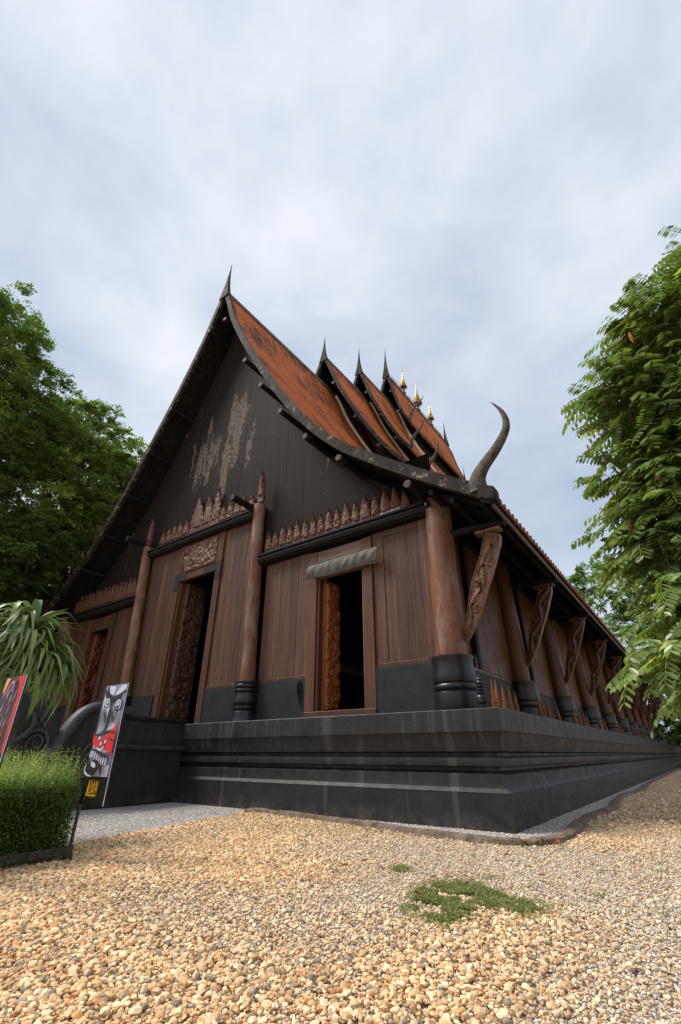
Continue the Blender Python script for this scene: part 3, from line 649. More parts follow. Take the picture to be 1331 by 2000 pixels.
b2 = bracket_mesh(62, M['bracket_brown'], [(.80, .1, .3, .04), (.58, -.2, .35, .04)]); b3 = bracket_mesh(63, M['bracket_brown'], [(.7, .1, .2, .03)])
for k in range(10):
    o = link(bpy.data.objects.new('eave_bracket', b1 if k == 0 else (b2, b3)[k % 2]), hall, (0 if k == 0 else -.03, ys[k] + .04, 0 if k == 0 else .10)); o.scale = (1, 1, 1)
    bar('bracket_cap', -.24, .24, ys[k] - .06, ys[k] + .14, 4.60, 4.66, M['carve_tan'] if k == 0 else M['carve_dark'])
    mb = MB(); mb.tube([(-.95, ys[k] + .04, 4.80), (.34, ys[k] + .04, 4.745)], .075, 12); part('bracket_log', mb, M['black'], hall, 40)
for x, z, w_ in ((.20, 4.78, .09), (-.35, 5.03, .10), (-.75, 5.34, .1)):
    bar('eave_beam', x - w_ / 2, x + w_ / 2, .25, 37.2, z, z + .12, M['soffit'])
bar('eave_fascia', .335, .375, .3, 37.2, 4.74, 4.86, M['horn'])
for k in range(72):
    y = .5 + k * .5; mb = MB(); mb.hexa([(-1.1, y, 5.66), (.33, y, 4.78), (.33, y + .07, 4.78), (-1.1, y + .07, 5.66), (-1.1, y, 5.74), (.33, y, 4.86), (.33, y + .07, 4.86), (-1.1, y + .07, 5.74)]); part('eave_rafter', mb, M['soffit'], hall)

# ------------------------------------------------------------------ things standing on or hanging from the hall
ORD = ['first', 'second', 'third', 'fourth', 'fifth', 'sixth', 'seventh', 'eighth', 'ninth', 'tenth', 'eleventh', 'twelfth', 'thirteenth', 'fourteenth', 'fifteenth', 'sixteenth', 'seventeenth', 'eighteenth', 'nineteenth', 'twentieth', 'twenty-first']
def spike_mesh(seed):
    r = np.random.default_rng(seed); mb = MB(); rows = []; n, seg = 34, 10
    for k in range(n + 1):
        t = k / n; row = []
        for i in range(seg + 1):
            a = 2 * math.pi * (i % seg) / seg; rr = (.047 * (1 - t) ** .95 + .004) * (1 + (.13 if k % 2 else -.06) * (1 - .4 * t) + r.uniform(-.1, .1) * (i < seg)); row.append([rr * math.cos(a), rr * math.sin(a), .44 * t])
        row[-1] = row[0]; rows.append(row)
    mb.strip(rows); return mb.mesh('rusty_spike', M['rust'])
SP = [spike_mesh(s) for s in range(4)]
cones = [.39, .68, .94, 1.28, 1.62, 3.08, 3.39, 3.84, 4.4, 6.27, 6.87, 7.18, 7.55, 9.81, 10.55, 13.46, 14.0, 17.34, 18.21, 21.27, 25.61]
hts = [1.0, 1.08, .95, .98, .85, .98, 1.05, 1.1, .95, 1.05, 1.1, .95, .92, 1.05, .95, 1.05, .8, 1.05, .95, 1, 1]
for k, (y, h) in enumerate(zip(cones, hts)):
    o = link(bpy.data.objects.new('rusty_spike', SP[k % 4]), None, (-.2 + random.uniform(-.03, .03), y, TOPZ)); o.scale = (1, 1, h); o.rotation_euler = (random.uniform(-.03, .03), random.uniform(-.04, .02), k)
    tag(o, f'rusty iron spike on the plinth edge, {ORD[k]} back from the black turned post', 'spike', 'rusty iron spikes along the plinth edge')
tp = [(.075, 0), (.08, .05), (.05, .06), (.05, .08), (.075, .10), (.082, .15), (.07, .2), (.045, .22), (.07, .235), (.07, .25), (.042, .265), (.062, .28), (.062, .30), (.038, .315), (.055, .33), (.055, .35), (.034, .365), (.048, .38), (.045, .40), (.028, .42), (.04, .44), (.024, .47), (.018, .55), (.028, .57), (.016, .59), (.022, .64), (.012, .67), (.02, .69), (.009, .72), (.014, .75), (.003, .82)]
for x, y, lab in ((-.33, .33, 'glossy black turned post at the near corner of the plinth, beside the big column base'), (-.25, 38.5, 'glossy black turned post at the far end of the plinth')):
    o = part('turned_post', MB().lathe(tp, (0, 0, 0), 16), M['lacquer'], None, 40, (x, y, TOPZ)); tag(o, lab, 'post', 'black turned posts on the plinth')
# rolled canvas blind above the right doorway
bl = thing('canvas_blind', 'grey canvas blind rolled up on rods above the right doorway', 'blind', (-3.42, .95, 4.5))
m = Mat('grey_canvas', .75, .3); m.color(m.ramp(m.noise(5, 5), [(.35, (.075, .068, .057)), (.65, (.125, .114, .096))])).bump(m.noise(60, 3), .2, .005); M['canvas'] = m.m
mb = MB(); rows = []; nz = vnoise(32, 5)
for j in range(15):
    t = j / 14; row = []
    for i in range(61):
        u = i / 60; sag = .05 * math.sin(math.pi * u) * t; fold = .012 * math.sin(u * 52 + 3.0 * t + 5 * float(nz(np.array(u * 9), np.array(t)))) * math.sin(math.pi * min(t * 1.15, 1)) * (.5 + float(nz(np.array(u * 14), np.array(3.))))
        row.append((-4.40 + 1.97 * u, .90 - .045 * math.sin(math.pi * t) - fold, 4.90 - .32 * t - sag + .02 * u))
    rows.append(row)
mb.strip(rows); part('canvas', mb, M['canvas'], bl, 80)
for z0, z1 in ((4.92, 4.92), (4.60, 4.55)):
    part('rod', MB().tube([(-4.56, .91, z0), (-2.30, .91, z1)], .016, 8), M['horn'], bl, 40)
for x in (-4.46, -2.36): part('rod_hook', MB().tube([(x, .91, 4.93), (x, .95, 4.96), (x, 1.05, 4.96)], .008, 6), M['iron'], bl)
# rope coil on the dado
rp = []
for k in range(70):
    t = k / 69; a = t * 6.28 * 3.2; rp.append((-4.60 + .055 * math.sin(a) * (1 - .2 * t), .985 - .012 * math.sin(t * 9), 2.14 + .15 * math.cos(a)))
rp += [(-4.58, .98, 1.98), (-4.60, .98, 1.90), (-4.56, .985, 1.84), (-4.57, .985, 1.76)]
mb = MB(); mb.tube(rp, .010, 6); mb.tube([(-4.60, .97, 2.0), (-4.56, .965, 1.96), (-4.61, .97, 1.92), (-4.57, .965, 1.88)], .016, 6)
o = part('rope_coil', mb, M['black'], None, 60); tag(o, 'black coiled rope hung on the charcoal dado left of the right doorway', 'rope')
# small lamp on the corner column
lp = thing('flood_lamp', 'small black unlit lamp fixed to the top of the corner column', 'lamp', (-1.0, .68, 5.38))
part('lamp_head', MB().lathe([(.03, 0), (.06, .02), (.065, .09), (.05, .12), (.02, .13)], (-1.02, .64, 5.32), 12), M['lacquer'], lp, 40)
part('lamp_bracket', MB().tube([(-1.02, .66, 5.44), (-1.0, .66, 5.5), (-.98, .74, 5.5)], .014, 6), M['iron'], lp)

# ------------------------------------------------------------------ stair with scrolled balustrade
FX = -7.1
st = thing('stair_balustrade', 'black plaster stair wall with a curved rail and a large spiral scroll', 'balustrade', (FX - .2, -1.5, 0))
def flank(pts, x0, x1, name, mat, bev=.02, sm=30):
    o = part(name, bevel(MB().prism(pts, x0, x1, 'x').mesh(name, mat), bev, 2), None, st); return o
flank([(.05, 0), (-2.95, 0), (-2.95, .7), (-2.85, .76), (-2.68, .92), (-2.55, 1.15), (-2.40, 1.42), (-2.22, 1.60), (-1.95, 1.68), (-1.45, 1.64), (-1.40, 1.49), (.05, 1.48)], FX - .42, FX, 'flank_wall', M['plaster'])
c = catmull([(.0, 1.53), (-.7, 1.535), (-1.35, 1.55)], 4)
part('coping', MB().tube([(FX - .2, p[0], p[1]) for p in c], .25, 12, .25, (1, 0, 0)), M['plaster'], st, 60) if False else flank([(.12, 1.50), (-1.42, 1.50), (-1.42, 1.565), (.12, 1.565)], FX - .45, FX + .03, 'coping', M['dado'], .03)
led = catmull([(.2, .985), (-.8, .99), (-1.6, 1.02), (-1.9, 1.06), (-2.06, 1.02), (-2.14, .9), (-2.16, .72)], 6)
part('ledge_band', MB().tube([(FX + .02, p[0], p[1]) for p in led], .05, 8, 1.3, (1, 0, 0)), M['charcoal'], st, 50)
rl = catmull([(-1.28, 1.70, .02), (-1.42, 1.66, .055), (-1.62, 1.665, .065), (-1.95, 1.695, .075), (-2.22, 1.61, .085), (-2.40, 1.43, .095), (-2.55, 1.16, .10), (-2.68, .93, .10), (-2.85, .76, .10), (-3.1, .66, .10), (-3.4, .66, .09)], 6)
part('scroll_rail', MB().tube([(FX - .02, p[0], p[1]) for p in rl], [p[2] * 1.25 for p in rl], 12, 1.5, (1, 0, 0)), M['charcoal'], st, 60)
part('rail_tip', bevel(MB().prism([(-1.24, 1.755), (-1.62, 1.72), (-1.62, 1.60), (-1.40, 1.585)], FX - .12, FX + .09, 'x').mesh('rail_tip', M['charcoal']), .015, 2), None, st)
scr = catmull([(-3.26, 2.02), (-3.0, 1.84), (-2.79, 1.59), (-2.65, 1.31), (-2.61, 1.02), (-2.70, .82), (-2.88, .70), (-3.15, .64), (-3.5, .62), (-3.75, .9), (-3.72, 1.3), (-3.55, 1.75)], 5)
sc_ = part('scroll_slab', bevel(MB().prism([tuple(p) for p in scr], FX - .34, FX + .02, 'x').mesh('scroll_slab', M['plaster']), .05, 3), None, st)
sp = []
for k in range(60):
    t = k / 59; a = .6 + t * 2.6 * math.pi * 2 * -.5 * 1.7; r_ = .21 * (1 - t) ** .8 + .012; sp.append((FX + .05, -3.0 + r_ * math.cos(a + 2.2), 1.045 + r_ * math.sin(a + 2.2)))
part('spiral', MB().tube(sp, list(np.linspace(.038, .016, 60)), 8, 1.3, (1, 0, 0)), M['charcoal'], sc_, 60)
hk = catmull([(-3.24, 1.58, .02), (-3.14, 1.46, .045), (-3.12, 1.32, .055), (-3.22, 1.17, .05), (-3.42, 1.02, .05), (-3.6, .95, .05)], 6)
part('hook_band', MB().tube([(FX + .05, p[0], p[1]) for p in hk], [p[2] for p in hk], 10, 1.2, (1, 0, 0)), M['charcoal'], sc_, 60)
hk = catmull([(-3.2, 1.52, .015), (-3.02, 1.42, .025), (-2.90, 1.27, .025), (-2.84, 1.10, .025)], 6)
part('outer_band', MB().tube([(FX + .04, p[0], p[1]) for p in hk], [p[2] for p in hk], 8, 1.2, (1, 0, 0)), M['charcoal'], sc_, 60)
steps = thing('stair_steps', 'black plaster steps rising behind the stair wall to the middle door', 'steps', (XC, -1.4, 0))
for k in range(9): part('step', bevel(MB().box(2 * XC - FX + .42, FX - .42, -2.6 + k * .29, .02, k * TOPZ / 9, (k + 1) * TOPZ / 9 - .002).mesh('step', M['plaster']), .015, 1), None, steps)
far = [(.05, 0), (-2.9, 0), (-2.9, .5), (-2.55, .82), (-2.3, 1.25), (-2.05, 1.45), (-1.7, 1.48), (.05, 1.48)]
x2 = 2 * XC - FX
o = part('stair_wall', bevel(MB().prism(far, x2, x2 + .42, 'x').mesh('stair_wall', M['plaster']), .02, 2), None); tag(o, 'black plaster stair wall on the far side of the steps', 'wall')

# ------------------------------------------------------------------ ground
m = Mat('ochre_gravel_ground', .9, .2)
v1 = m.voro(30, None, 'F1', 1); v2 = m.voro(75, None, 'F1', 1); hv = m.voro(30); hv2 = m.voro(75)
zone = m.ramp(m.noise(.55, 4, .6), [(.42, 0), (.58, 1)])
ca = m.ramp(m.sep(v1)[0], [(0, (.22, .13, .06)), (.25, (.50, .34, .17)), (.6, (.64, .46, .26)), (.85, (.68, .54, .36)), (1, (.28, .26, .25))])
cb = m.ramp(m.sep(v2)[0], [(0, (.32, .23, .14)), (.4, (.55, .41, .25)), (.8, (.64, .52, .38)), (1, (.46, .43, .40))])
m.color(m.mix(m.math('MULTIPLY', zone, .6), ca, cb)); m.bump(m.math('ADD', hv, m.math('MULTIPLY', hv2, .5)), .8, -.03); M['ground'] = m.m
mb = MB(); G = []
xs_ = np.r_[-300, -80, -40, np.linspace(-25, 12, 38), 40, 90, 300]; ys_ = np.r_[-200, -60, -20, np.linspace(-9, 4, 27), 8, 16, 30, 60, 120, 400]
mb.strip([[(x, y, -.012) for x in xs_] for y in ys_]); o = part('ground', mb, M['ground']); tag(o, 'ochre gravel yard', kind='structure')
m = Mat('grey_fine_gravel', .92, .2); v1 = m.voro(95, None, 'F1', 1); v2 = m.voro(40, None, 'F1', 1)
c = m.ramp(m.sep(v1)[0], [(0, (.19, .172, .16)), (.3, (.43, .395, .365)), (.75, (.57, .53, .49)), (1, (.68, .62, .56))]); c = m.mix(.35, c, m.mix(1, c, m.ramp(m.sep(v2)[1], [(0, .6), (1, 1.25)]), 'MULTIPLY'))
m.color(m.mix(m.ramp(m.noise(1.2, 4), [(.5, 0), (.75, .45)]), c, (.25, .205, .165))).bump(m.math('ADD', m.voro(95), m.noise(30, 4)), .7, .02); M['grey'] = m.m
kerb_front = [(-4.45, -.42), (-3.9, -.30), (-2.61, -.50), (-1.11, -.72), (-.35, -.84), (.12, -.84), (.42, -.66), (.56, -.30), (.585, .2), (.50, 1.3), (.44, 2.6), (.56, 3.6), (.42, 5.0), (.33, 7.0), (.42, 9.5), (.30, 13), (.25, 20), (.25, 52)]
KP = catmull(kerb_front, 6)
left_edge = [(-3.3, -6.5), (-3.7, -4.2), (-3.95, -3.0), (-4.15, -1.9), (-4.4, -.9), (-4.55, -.45)]
mb = MB(); mb.strip([[(p[0], p[1], -.006), (min(p[0], -.3), max(p[1], .3), -.006)] for p in KP])
LEp = np.array(left_edge); yl = list(np.linspace(-6.5, -.46, 14)); rows = [[(float(np.interp(y, LEp[:, 1], LEp[:, 0])), y, -.006), (-14, y, -.006)] for y in yl] + [[(-4.45, -.42, -.006), (-14, -.42, -.006)], [(-4.45, .3, -.006), (-14, .3, -.006)]]
mb.strip(rows); me = mb.mesh('grey_gravel_strip', M['grey'])
for p_ in me.polygons:
    if p_.normal.z < 0: p_.flip()
tag(link(bpy.data.objects.new('grey_gravel_strip', me)), 'fine grey gravel round the plinth', kind='structure')
M['kerb'] = mat_simple_noise('brown_concrete_kerb', (.10, .072, .05), (.23, .175, .13), 9, .9, .2, .6, 24, .03)
mb = MB(); rows = []; nz = vnoise(64, 8); q = KP
for k in range(len(q)):
    t = q[min(k + 1, len(q) - 1)] - q[max(k - 1, 0)]; t = t / np.linalg.norm(t); n_ = np.array([t[1], -t[0]]); w_ = .055 + .03 * float(nz(np.array(k * .7), np.array(1.))); h = .05 + .03 * float(nz(np.array(k * .5), np.array(5.)))
    pa, pb = q[k] - n_ * w_, q[k] + n_ * w_; rows.append([(pa[0], pa[1], -.02), (pa[0], pa[1], h * .8), (q[k][0], q[k][1], h), (pb[0], pb[1], h * .75), (pb[0] + n_[0] * .02, pb[1] + n_[1] * .02, -.02)])
mb.strip(rows); tag(part('kerb', mb, M['kerb'], None, 60), 'brown kerb edging the grey gravel', kind='structure')

# pebbles: thousands of stones, one loose covering
def pebble(seed):
    r = np.random.default_rng(seed); bm = bmesh.new(); bmesh.ops.create_icosphere(bm, subdivisions=2, radius=.52); s = (1, r.uniform(.62, .92), r.uniform(.36, .58))
    for v in bm.verts: v.co = Vector((v.co.x * s[0], v.co.y * s[1], v.co.z * s[2]))
    for _ in range(12):                                              # knock flats onto it, like river stones
        n_ = Vector(r.normal(size=3)).normalized(); d = r.uniform(.20, .36)
        for v in bm.verts:
            e = v.co.dot(n_) - d
            if e > 0: v.co -= n_ * e * .97
    me = bpy.data.meshes.new('pebble'); bm.to_mesh(me); bm.free(); me.polygons.foreach_set('use_smooth', [True] * len(me.polygons)); me.set_sharp_from_angle(angle=R(24)); return me
m = Mat('river_pebbles', .7, .3); pc = m.attr('pcol', 'INSTANCER'); n_ = m.noise(60, 4, .6)
m.color(m.mix(1, pc, m.ramp(n_, [(.3, .78), (.7, 1.15)]), 'MULTIPLY')).bump(m.noise(120, 3), .2, .004); M['pebble'] = m.m
def scatter(name, label, pts, size, cols, flat=.5, sink=.2):
    n = len(pts); me = bpy.data.meshes.new(name); me.vertices.add(n); co = np.zeros((n, 3)); co[:, :3] = pts; me.vertices.foreach_set('co', co.ravel())
    def at(nm, typ, dat, field): a = me.attributes.new(nm, typ, 'POINT'); a.data.foreach_set(field, np.ascontiguousarray(dat, dtype=np.float32 if typ != 'INT' else np.int32).ravel())
    rot = np.stack([rng.normal(0, .22, n), rng.normal(0, .22, n), rng.uniform(0, 6.28, n)], 1)
    at('prot', 'FLOAT_VECTOR', rot, 'vector'); at('pscl', 'FLOAT', size, 'value'); at('pcol', 'FLOAT_COLOR', np.c_[cols, np.ones(n)], 'color'); at('pick', 'INT', rng.integers(0, len(PEB), n), 'value')
    o = link(bpy.data.objects.new(name, me)); g = bpy.data.node_groups.new(name + '_nodes', 'GeometryNodeTree')
    g.interface.new_socket('Geometry', in_out='INPUT', socket_type='NodeSocketGeometry'); g.interface.new_socket('Geometry', in_out='OUTPUT', socket_type='NodeSocketGeometry')
    gi = g.nodes.new('NodeGroupInput'); go = g.nodes.new('NodeGroupOutput'); ip = g.nodes.new('GeometryNodeInstanceOnPoints'); ci = g.nodes.new('GeometryNodeCollectionInfo')
    ci.inputs['Collection'].default_value = PCOL; ci.inputs['Separate Children'].default_value = True; ci.inputs['Reset Children'].default_value = True
    def na(nm, typ): q = g.nodes.new('GeometryNodeInputNamedAttribute'); q.data_type = typ; q.inputs[0].default_value = nm; return [s for s in q.outputs if s.enabled][0]
    L = g.links.new; L(gi.outputs[0], ip.inputs['Points']); L(ci.outputs[0], ip.inputs['Instance']); ip.inputs['Pick Instance'].default_value = True
    L(na('pick', 'INT'), ip.inputs['Instance Index']); L(na('prot', 'FLOAT_VECTOR'), ip.inputs['Rotation']); L(na('pscl', 'FLOAT'), ip.inputs['Scale']); L(ip.outputs[0], go.inputs[0])
    md = o.modifiers.new('scatter', 'NODES'); md.node_group = g; return tag(o, label, kind='stuff')
PEB = [pebble(s) for s in range(8)]; PCOL = bpy.data.collections.new('pebble_shapes')
for me in PEB: me.materials.append(M['pebble']); PCOL.objects.link(bpy.data.objects.new('pebble_shape', me))
PALB = np.array([(.50, .37, .225), (.56, .44, .29), (.60, .49, .35), (.46, .32, .18), (.62, .53, .40), (.42, .30, .19), (.34, .255, .175), (.47, .27, .13), (.40, .20, .10), (.16, .155, .155), (.25, .245, .245), (.42, .41, .40), (.66, .58, .46)])
PALW = np.array([.16, .17, .15, .11, .10, .07, .05, .05, .02, .035, .035, .02, .05]); PALW /= PALW.sum()
CX, CYY = 2.23, -6.89; fwd = (-math.sin(R(35.95)), math.cos(R(35.95))); rgt = (math.cos(R(35.95)), math.sin(R(35.95)))
KX = np.array(KP); LE = np.array(left_edge)
def in_grey(x, y):                                                  # inside the grey strip or the plinth
    a = (x < -4.5) & (y > -.45)
    side = np.interp(y, KX[30:, 1], KX[30:, 0]); front = np.interp(x, KX[:37, 0], KX[:37, 1])
    a |= (y > front) & (x > -4.5) & (x < np.where(y > -.6, side, .2)) & (x < .62)
    a |= (x < np.interp(y, LE[:, 1], LE[:, 0])) & (y < -.4)
    return a
def wedge(n, d0, d1, spread=.95):
    d = np.sqrt(rng.uniform(d0 ** 2, d1 ** 2, n)); s = rng.uniform(-spread, spread, n) * d
    return CX + fwd[0] * d + rgt[0] * s, CYY + fwd[1] * d + rgt[1] * s, d
zn = vnoise(64, 12); zn2 = vnoise(64, 14)
def fine_zone(x, y):                                                # 0: big pebbles, 1: worn fine grit (towards the right and middle)
    u = (x * rgt[0] + y * rgt[1]) - (CX * rgt[0] + CYY * rgt[1]); d = (x - CX) * fwd[0] + (y - CYY) * fwd[1]
    v = u / np.maximum(d, .5) * 1.3 + .30 + (zn(x * .9 + 20, y * .9 + 20) - .5) * 1.5; return np.clip(v, 0, 1)
X_, Y_, D_ = wedge(330000, 1.9, 9.5); fz = fine_zone(X_, Y_); keep = ~in_grey(X_, Y_) & (rng.random(len(X_)) > fz * .62 + np.clip((D_ - 5) / 9, 0, .35))
X_, Y_, D_, fz = X_[keep], Y_[keep], D_[keep], fz[keep]; n = len(X_)
sz = np.clip(rng.lognormal(math.log(.0208), .46, n), .007, .056) * (1 - .30 * fz) * (1 + np.clip((D_ - 5) * .05, 0, .2))
cl = PALB[rng.choice(len(PALB), n, p=PALW)] * rng.uniform(.82, 1.15, (n, 1)); tint = zn2(X_ * .8 + 9, Y_ * .8 + 9)[:, None]; cl = cl * (1 - .25 * tint * np.array([[.0, .25, .5]])); gm = (np.clip(fz, 0, 1) * .55)[:, None]; gl = cl.mean(1, keepdims=True) * np.array([[1.16, 1.06, .92]]); cl = np.clip((cl * (1 - gm) + gl * gm) * np.array([[1.34, 1.2, 1.0]]), .02, .88)
pz_ = sz * .12 + rng.uniform(0, .006, n) * (1 - fz)
n2 = 45000; y2 = rng.uniform(1.0, 5.4, n2) ** 2; x2_ = rng.uniform(.3, 3.4, n2); k = ~in_grey(x2_, y2) & (rng.random(n2) < np.clip((y2 - 1) / 5, 0, 1)); x2_, y2 = x2_[k], y2[k]; n2 = len(x2_); s2 = np.clip(rng.lognormal(math.log(.036), .3, n2), .02, .08)
c2_ = PALB[rng.choice(len(PALB), n2, p=PALW)] * rng.uniform(.82, 1.15, (n2, 1)) * np.array([[1.28, 1.18, 1.05]])
X_, Y_, sz, cl, pz_ = np.r_[X_, x2_], np.r_[Y_, y2], np.r_[sz, s2], np.r_[cl, np.clip(c2_, .02, .88)], np.r_[pz_, s2 * .12]
scatter('ochre_pebbles', 'ochre river pebbles covering the yard', np.stack([X_, Y_, pz_], 1), sz, cl)
X_, Y_, D_ = wedge(120000, 1.9, 6.5); fz = fine_zone(X_, Y_); keep = ~in_grey(X_, Y_) & (rng.random(len(X_)) < .25 + fz); X_, Y_, D_ = X_[keep], Y_[keep], D_[keep]; n = len(X_)
sz = np.clip(rng.lognormal(math.log(.0155), .3, n), .007, .03); gp = np.array([(.50, .47, .44), (.56, .51, .44), (.40, .385, .375), (.52, .42, .30), (.60, .53, .43), (.20, .195, .195), (.45, .33, .21)])
cl = gp[rng.choice(7, n, p=[.22, .2, .14, .16, .14, .06, .08])] * rng.uniform(.95, 1.3, (n, 1))
scatter('fine_grit', 'fine pale grit between the pebbles', np.stack([X_, Y_, np.full(n, -.004)], 1), sz, cl)
# loose grey chippings on the strip
X_, Y_, D_ = wedge(60000, 4.5, 9.5, .85); keep = in_grey(X_, Y_) & ~((X_ < -.02) & (Y_ > -.02)) & ~((X_ < -7.1) & (Y_ > -3)); X_, Y_ = X_[keep], Y_[keep]; n = len(X_)
sz = np.clip(rng.lognormal(math.log(.020), .3, n), .01, .04); cl = np.array([(.60, .56, .52), (.50, .465, .435), (.68, .63, .58), (.33, .31, .295), (.55, .47, .40)])[rng.choice(5, n, p=[.35, .25, .2, .1, .1])]
scatter('grey_chippings', 'grey chippings round the plinth', np.stack([X_, Y_, np.full(n, -.002)], 1), sz, cl)
# fallen leaves by the kerb
m = Mat('dry_leaf', .8, .2); m.color(m.ramp(m.rnd(), [(0, (.22, .07, .02)), (.6, (.34, .13, .03)), (1, (.16, .07, .03))])); M['dry'] = m.m
fl = MB()
for k in range(60):
    x, y = random.choice([(random.uniform(.2, .8), random.uniform(-1.0, -.6)), (random.uniform(-5.5, -2), random.uniform(-.9, -.1)), (random.uniform(-4.6, -4.0), random.uniform(-2.4, -.6)), (random.uniform(-1.5, 1.5), random.uniform(-4, -1))])
    a = random.uniform(0, 6.28); s = random.uniform(.02, .045); c_, s_ = math.cos(a) * s, math.sin(a) * s
    fl.add([(x - c_, y - s_, .045), (x + s_ * .4, y - c_ * .4, .06), (x + c_, y + s_, .05), (x - s_ * .4, y + c_ * .4, .065)], [(0, 1, 2, 3)])
tag(part('fallen_leaves', fl, M['dry']), 'dry orange leaves scattered on the gravel', kind='stuff')

# ------------------------------------------------------------------ vegetation helpers
def raw_mesh(name, V, F, mat, cols=None):
    me = bpy.data.meshes.new(name); V = np.asarray(V, np.float32); F = np.asarray(F, np.int32); k = F.shape[1]
    me.vertices.add(len(V)); me.vertices.foreach_set('co', V.ravel()); me.loops.add(F.size); me.loops.foreach_set('vertex_index', F.ravel())
    me.polygons.add(len(F)); me.polygons.foreach_set('loop_start', np.arange(0, F.size, k, dtype=np.int32)); me.polygons.foreach_set('loop_total', np.full(len(F), k, np.int32))
    if cols is not None: a = me.attributes.new('leafcol', 'FLOAT_COLOR', 'POINT'); a.data.foreach_set('color', np.c_[cols, np.ones(len(V))].astype(np.float32).ravel())
    me.materials.append(mat); me.update(calc_edges=True); me.validate(); return me
def rot_basis(d, roll):                                             # d: (n,3) unit directions -> side, up
    up = np.tile([0, 0, 1.], (len(d), 1)); s = np.cross(d, up); s /= np.maximum(np.linalg.norm(s, axis=1), 1e-6)[:, None]; u = np.cross(s, d)
    c, q = np.cos(roll)[:, None], np.sin(roll)[:, None]; return s * c + u * q, u * c - s * q
def leaves(base, d, length, width, roll, cols, fold=.25):           # folded diamond leaves, two triangles-pairs each
    s, u = rot_basis(d, roll); n = len(base); L = length[:, None]; w = width[:, None]
    mid = base + d * L * .45; V = np.stack([base, mid + s * w + u * w * fold, base + d * L - u * L * .06, mid - s * w + u * w * fold], 1).reshape(-1, 3)
    i = np.arange(n)[:, None] * 4; F = np.concatenate([i + [0, 1, 2], i + [0, 2, 3]], 0); return V, F, np.repeat(cols, 4, 0)
def mat_leaf(name, rough=.45, trans=.3, spec=.4):
    m = Mat(name, rough, spec); c = m.attr('leafcol'); n_ = m.noise(9, 3); c2 = m.mix(1, c, m.ramp(n_, [(.3, .8), (.7, 1.15)]), 'MULTIPLY'); m.color(c2)
    m.translucent(m.mix(1, c2, (1.3, 1.45, .6), 'MULTIPLY'), trans); return m.m
M['leaf'] = mat_leaf('tree_leaf', .5, .42); M['leaf_gloss'] = mat_leaf('glossy_leaflet', .34, .32, .6); M['hedge'] = mat_leaf('hedge_leaf', .5, .35)
M['bark'] = mat_simple_noise('tree_bark', (.06, .045, .033), (.15, .12, .09), 8, .9, .2, .6, 25, .03)
def unit(a): return a / np.maximum(np.linalg.norm(a, axis=1), 1e-6)[:, None]
def limbs(root, tips, r0, seed, name, parent):
    r = np.random.default_rng(seed); mb = MB(); top = np.array(root) + np.array([r.uniform(-.3, .3), r.uniform(-.3, .3), 0]); hh = min(t[2] for t in tips) * .5 + root[2] * .5
    fork = np.array([root[0], root[1], max(hh, 1.2)]); mb.tube([tuple(root), tuple((np.array(root) + fork) / 2 + r.uniform(-.1, .1, 3)), tuple(fork)], [r0 * 1.25, r0, r0 * .9], 10)
    for t in tips:
        t = np.array(t); a = fork + (t - fork) * .35 + np.array([0, 0, .12 * np.linalg.norm(t - fork)]); b = fork + (t - fork) * .7 + np.array([0, 0, .10 * np.linalg.norm(t - fork)]) + r.uniform(-.25, .25, 3)
        c = catmull([fork, a, b, t], 4); mb.tube([tuple(p) for p in c], list(np.linspace(r0 * .55, r0 * .06, len(c))), 7)
        for q in range(5):
            k = r.integers(5, len(c) - 1); e = c[k] + r.normal(0, min(.12 * np.linalg.norm(t - fork), .7), 3) * [1, 1, .5]; mb.tube([tuple(c[k]), tuple((c[k] + e) / 2 + r.uniform(-.1, .1, 3)), tuple(e)], [r0 * .14, r0 * .09, r0 * .03], 5)
    return part(name, mb, M['bark'], parent, 60)
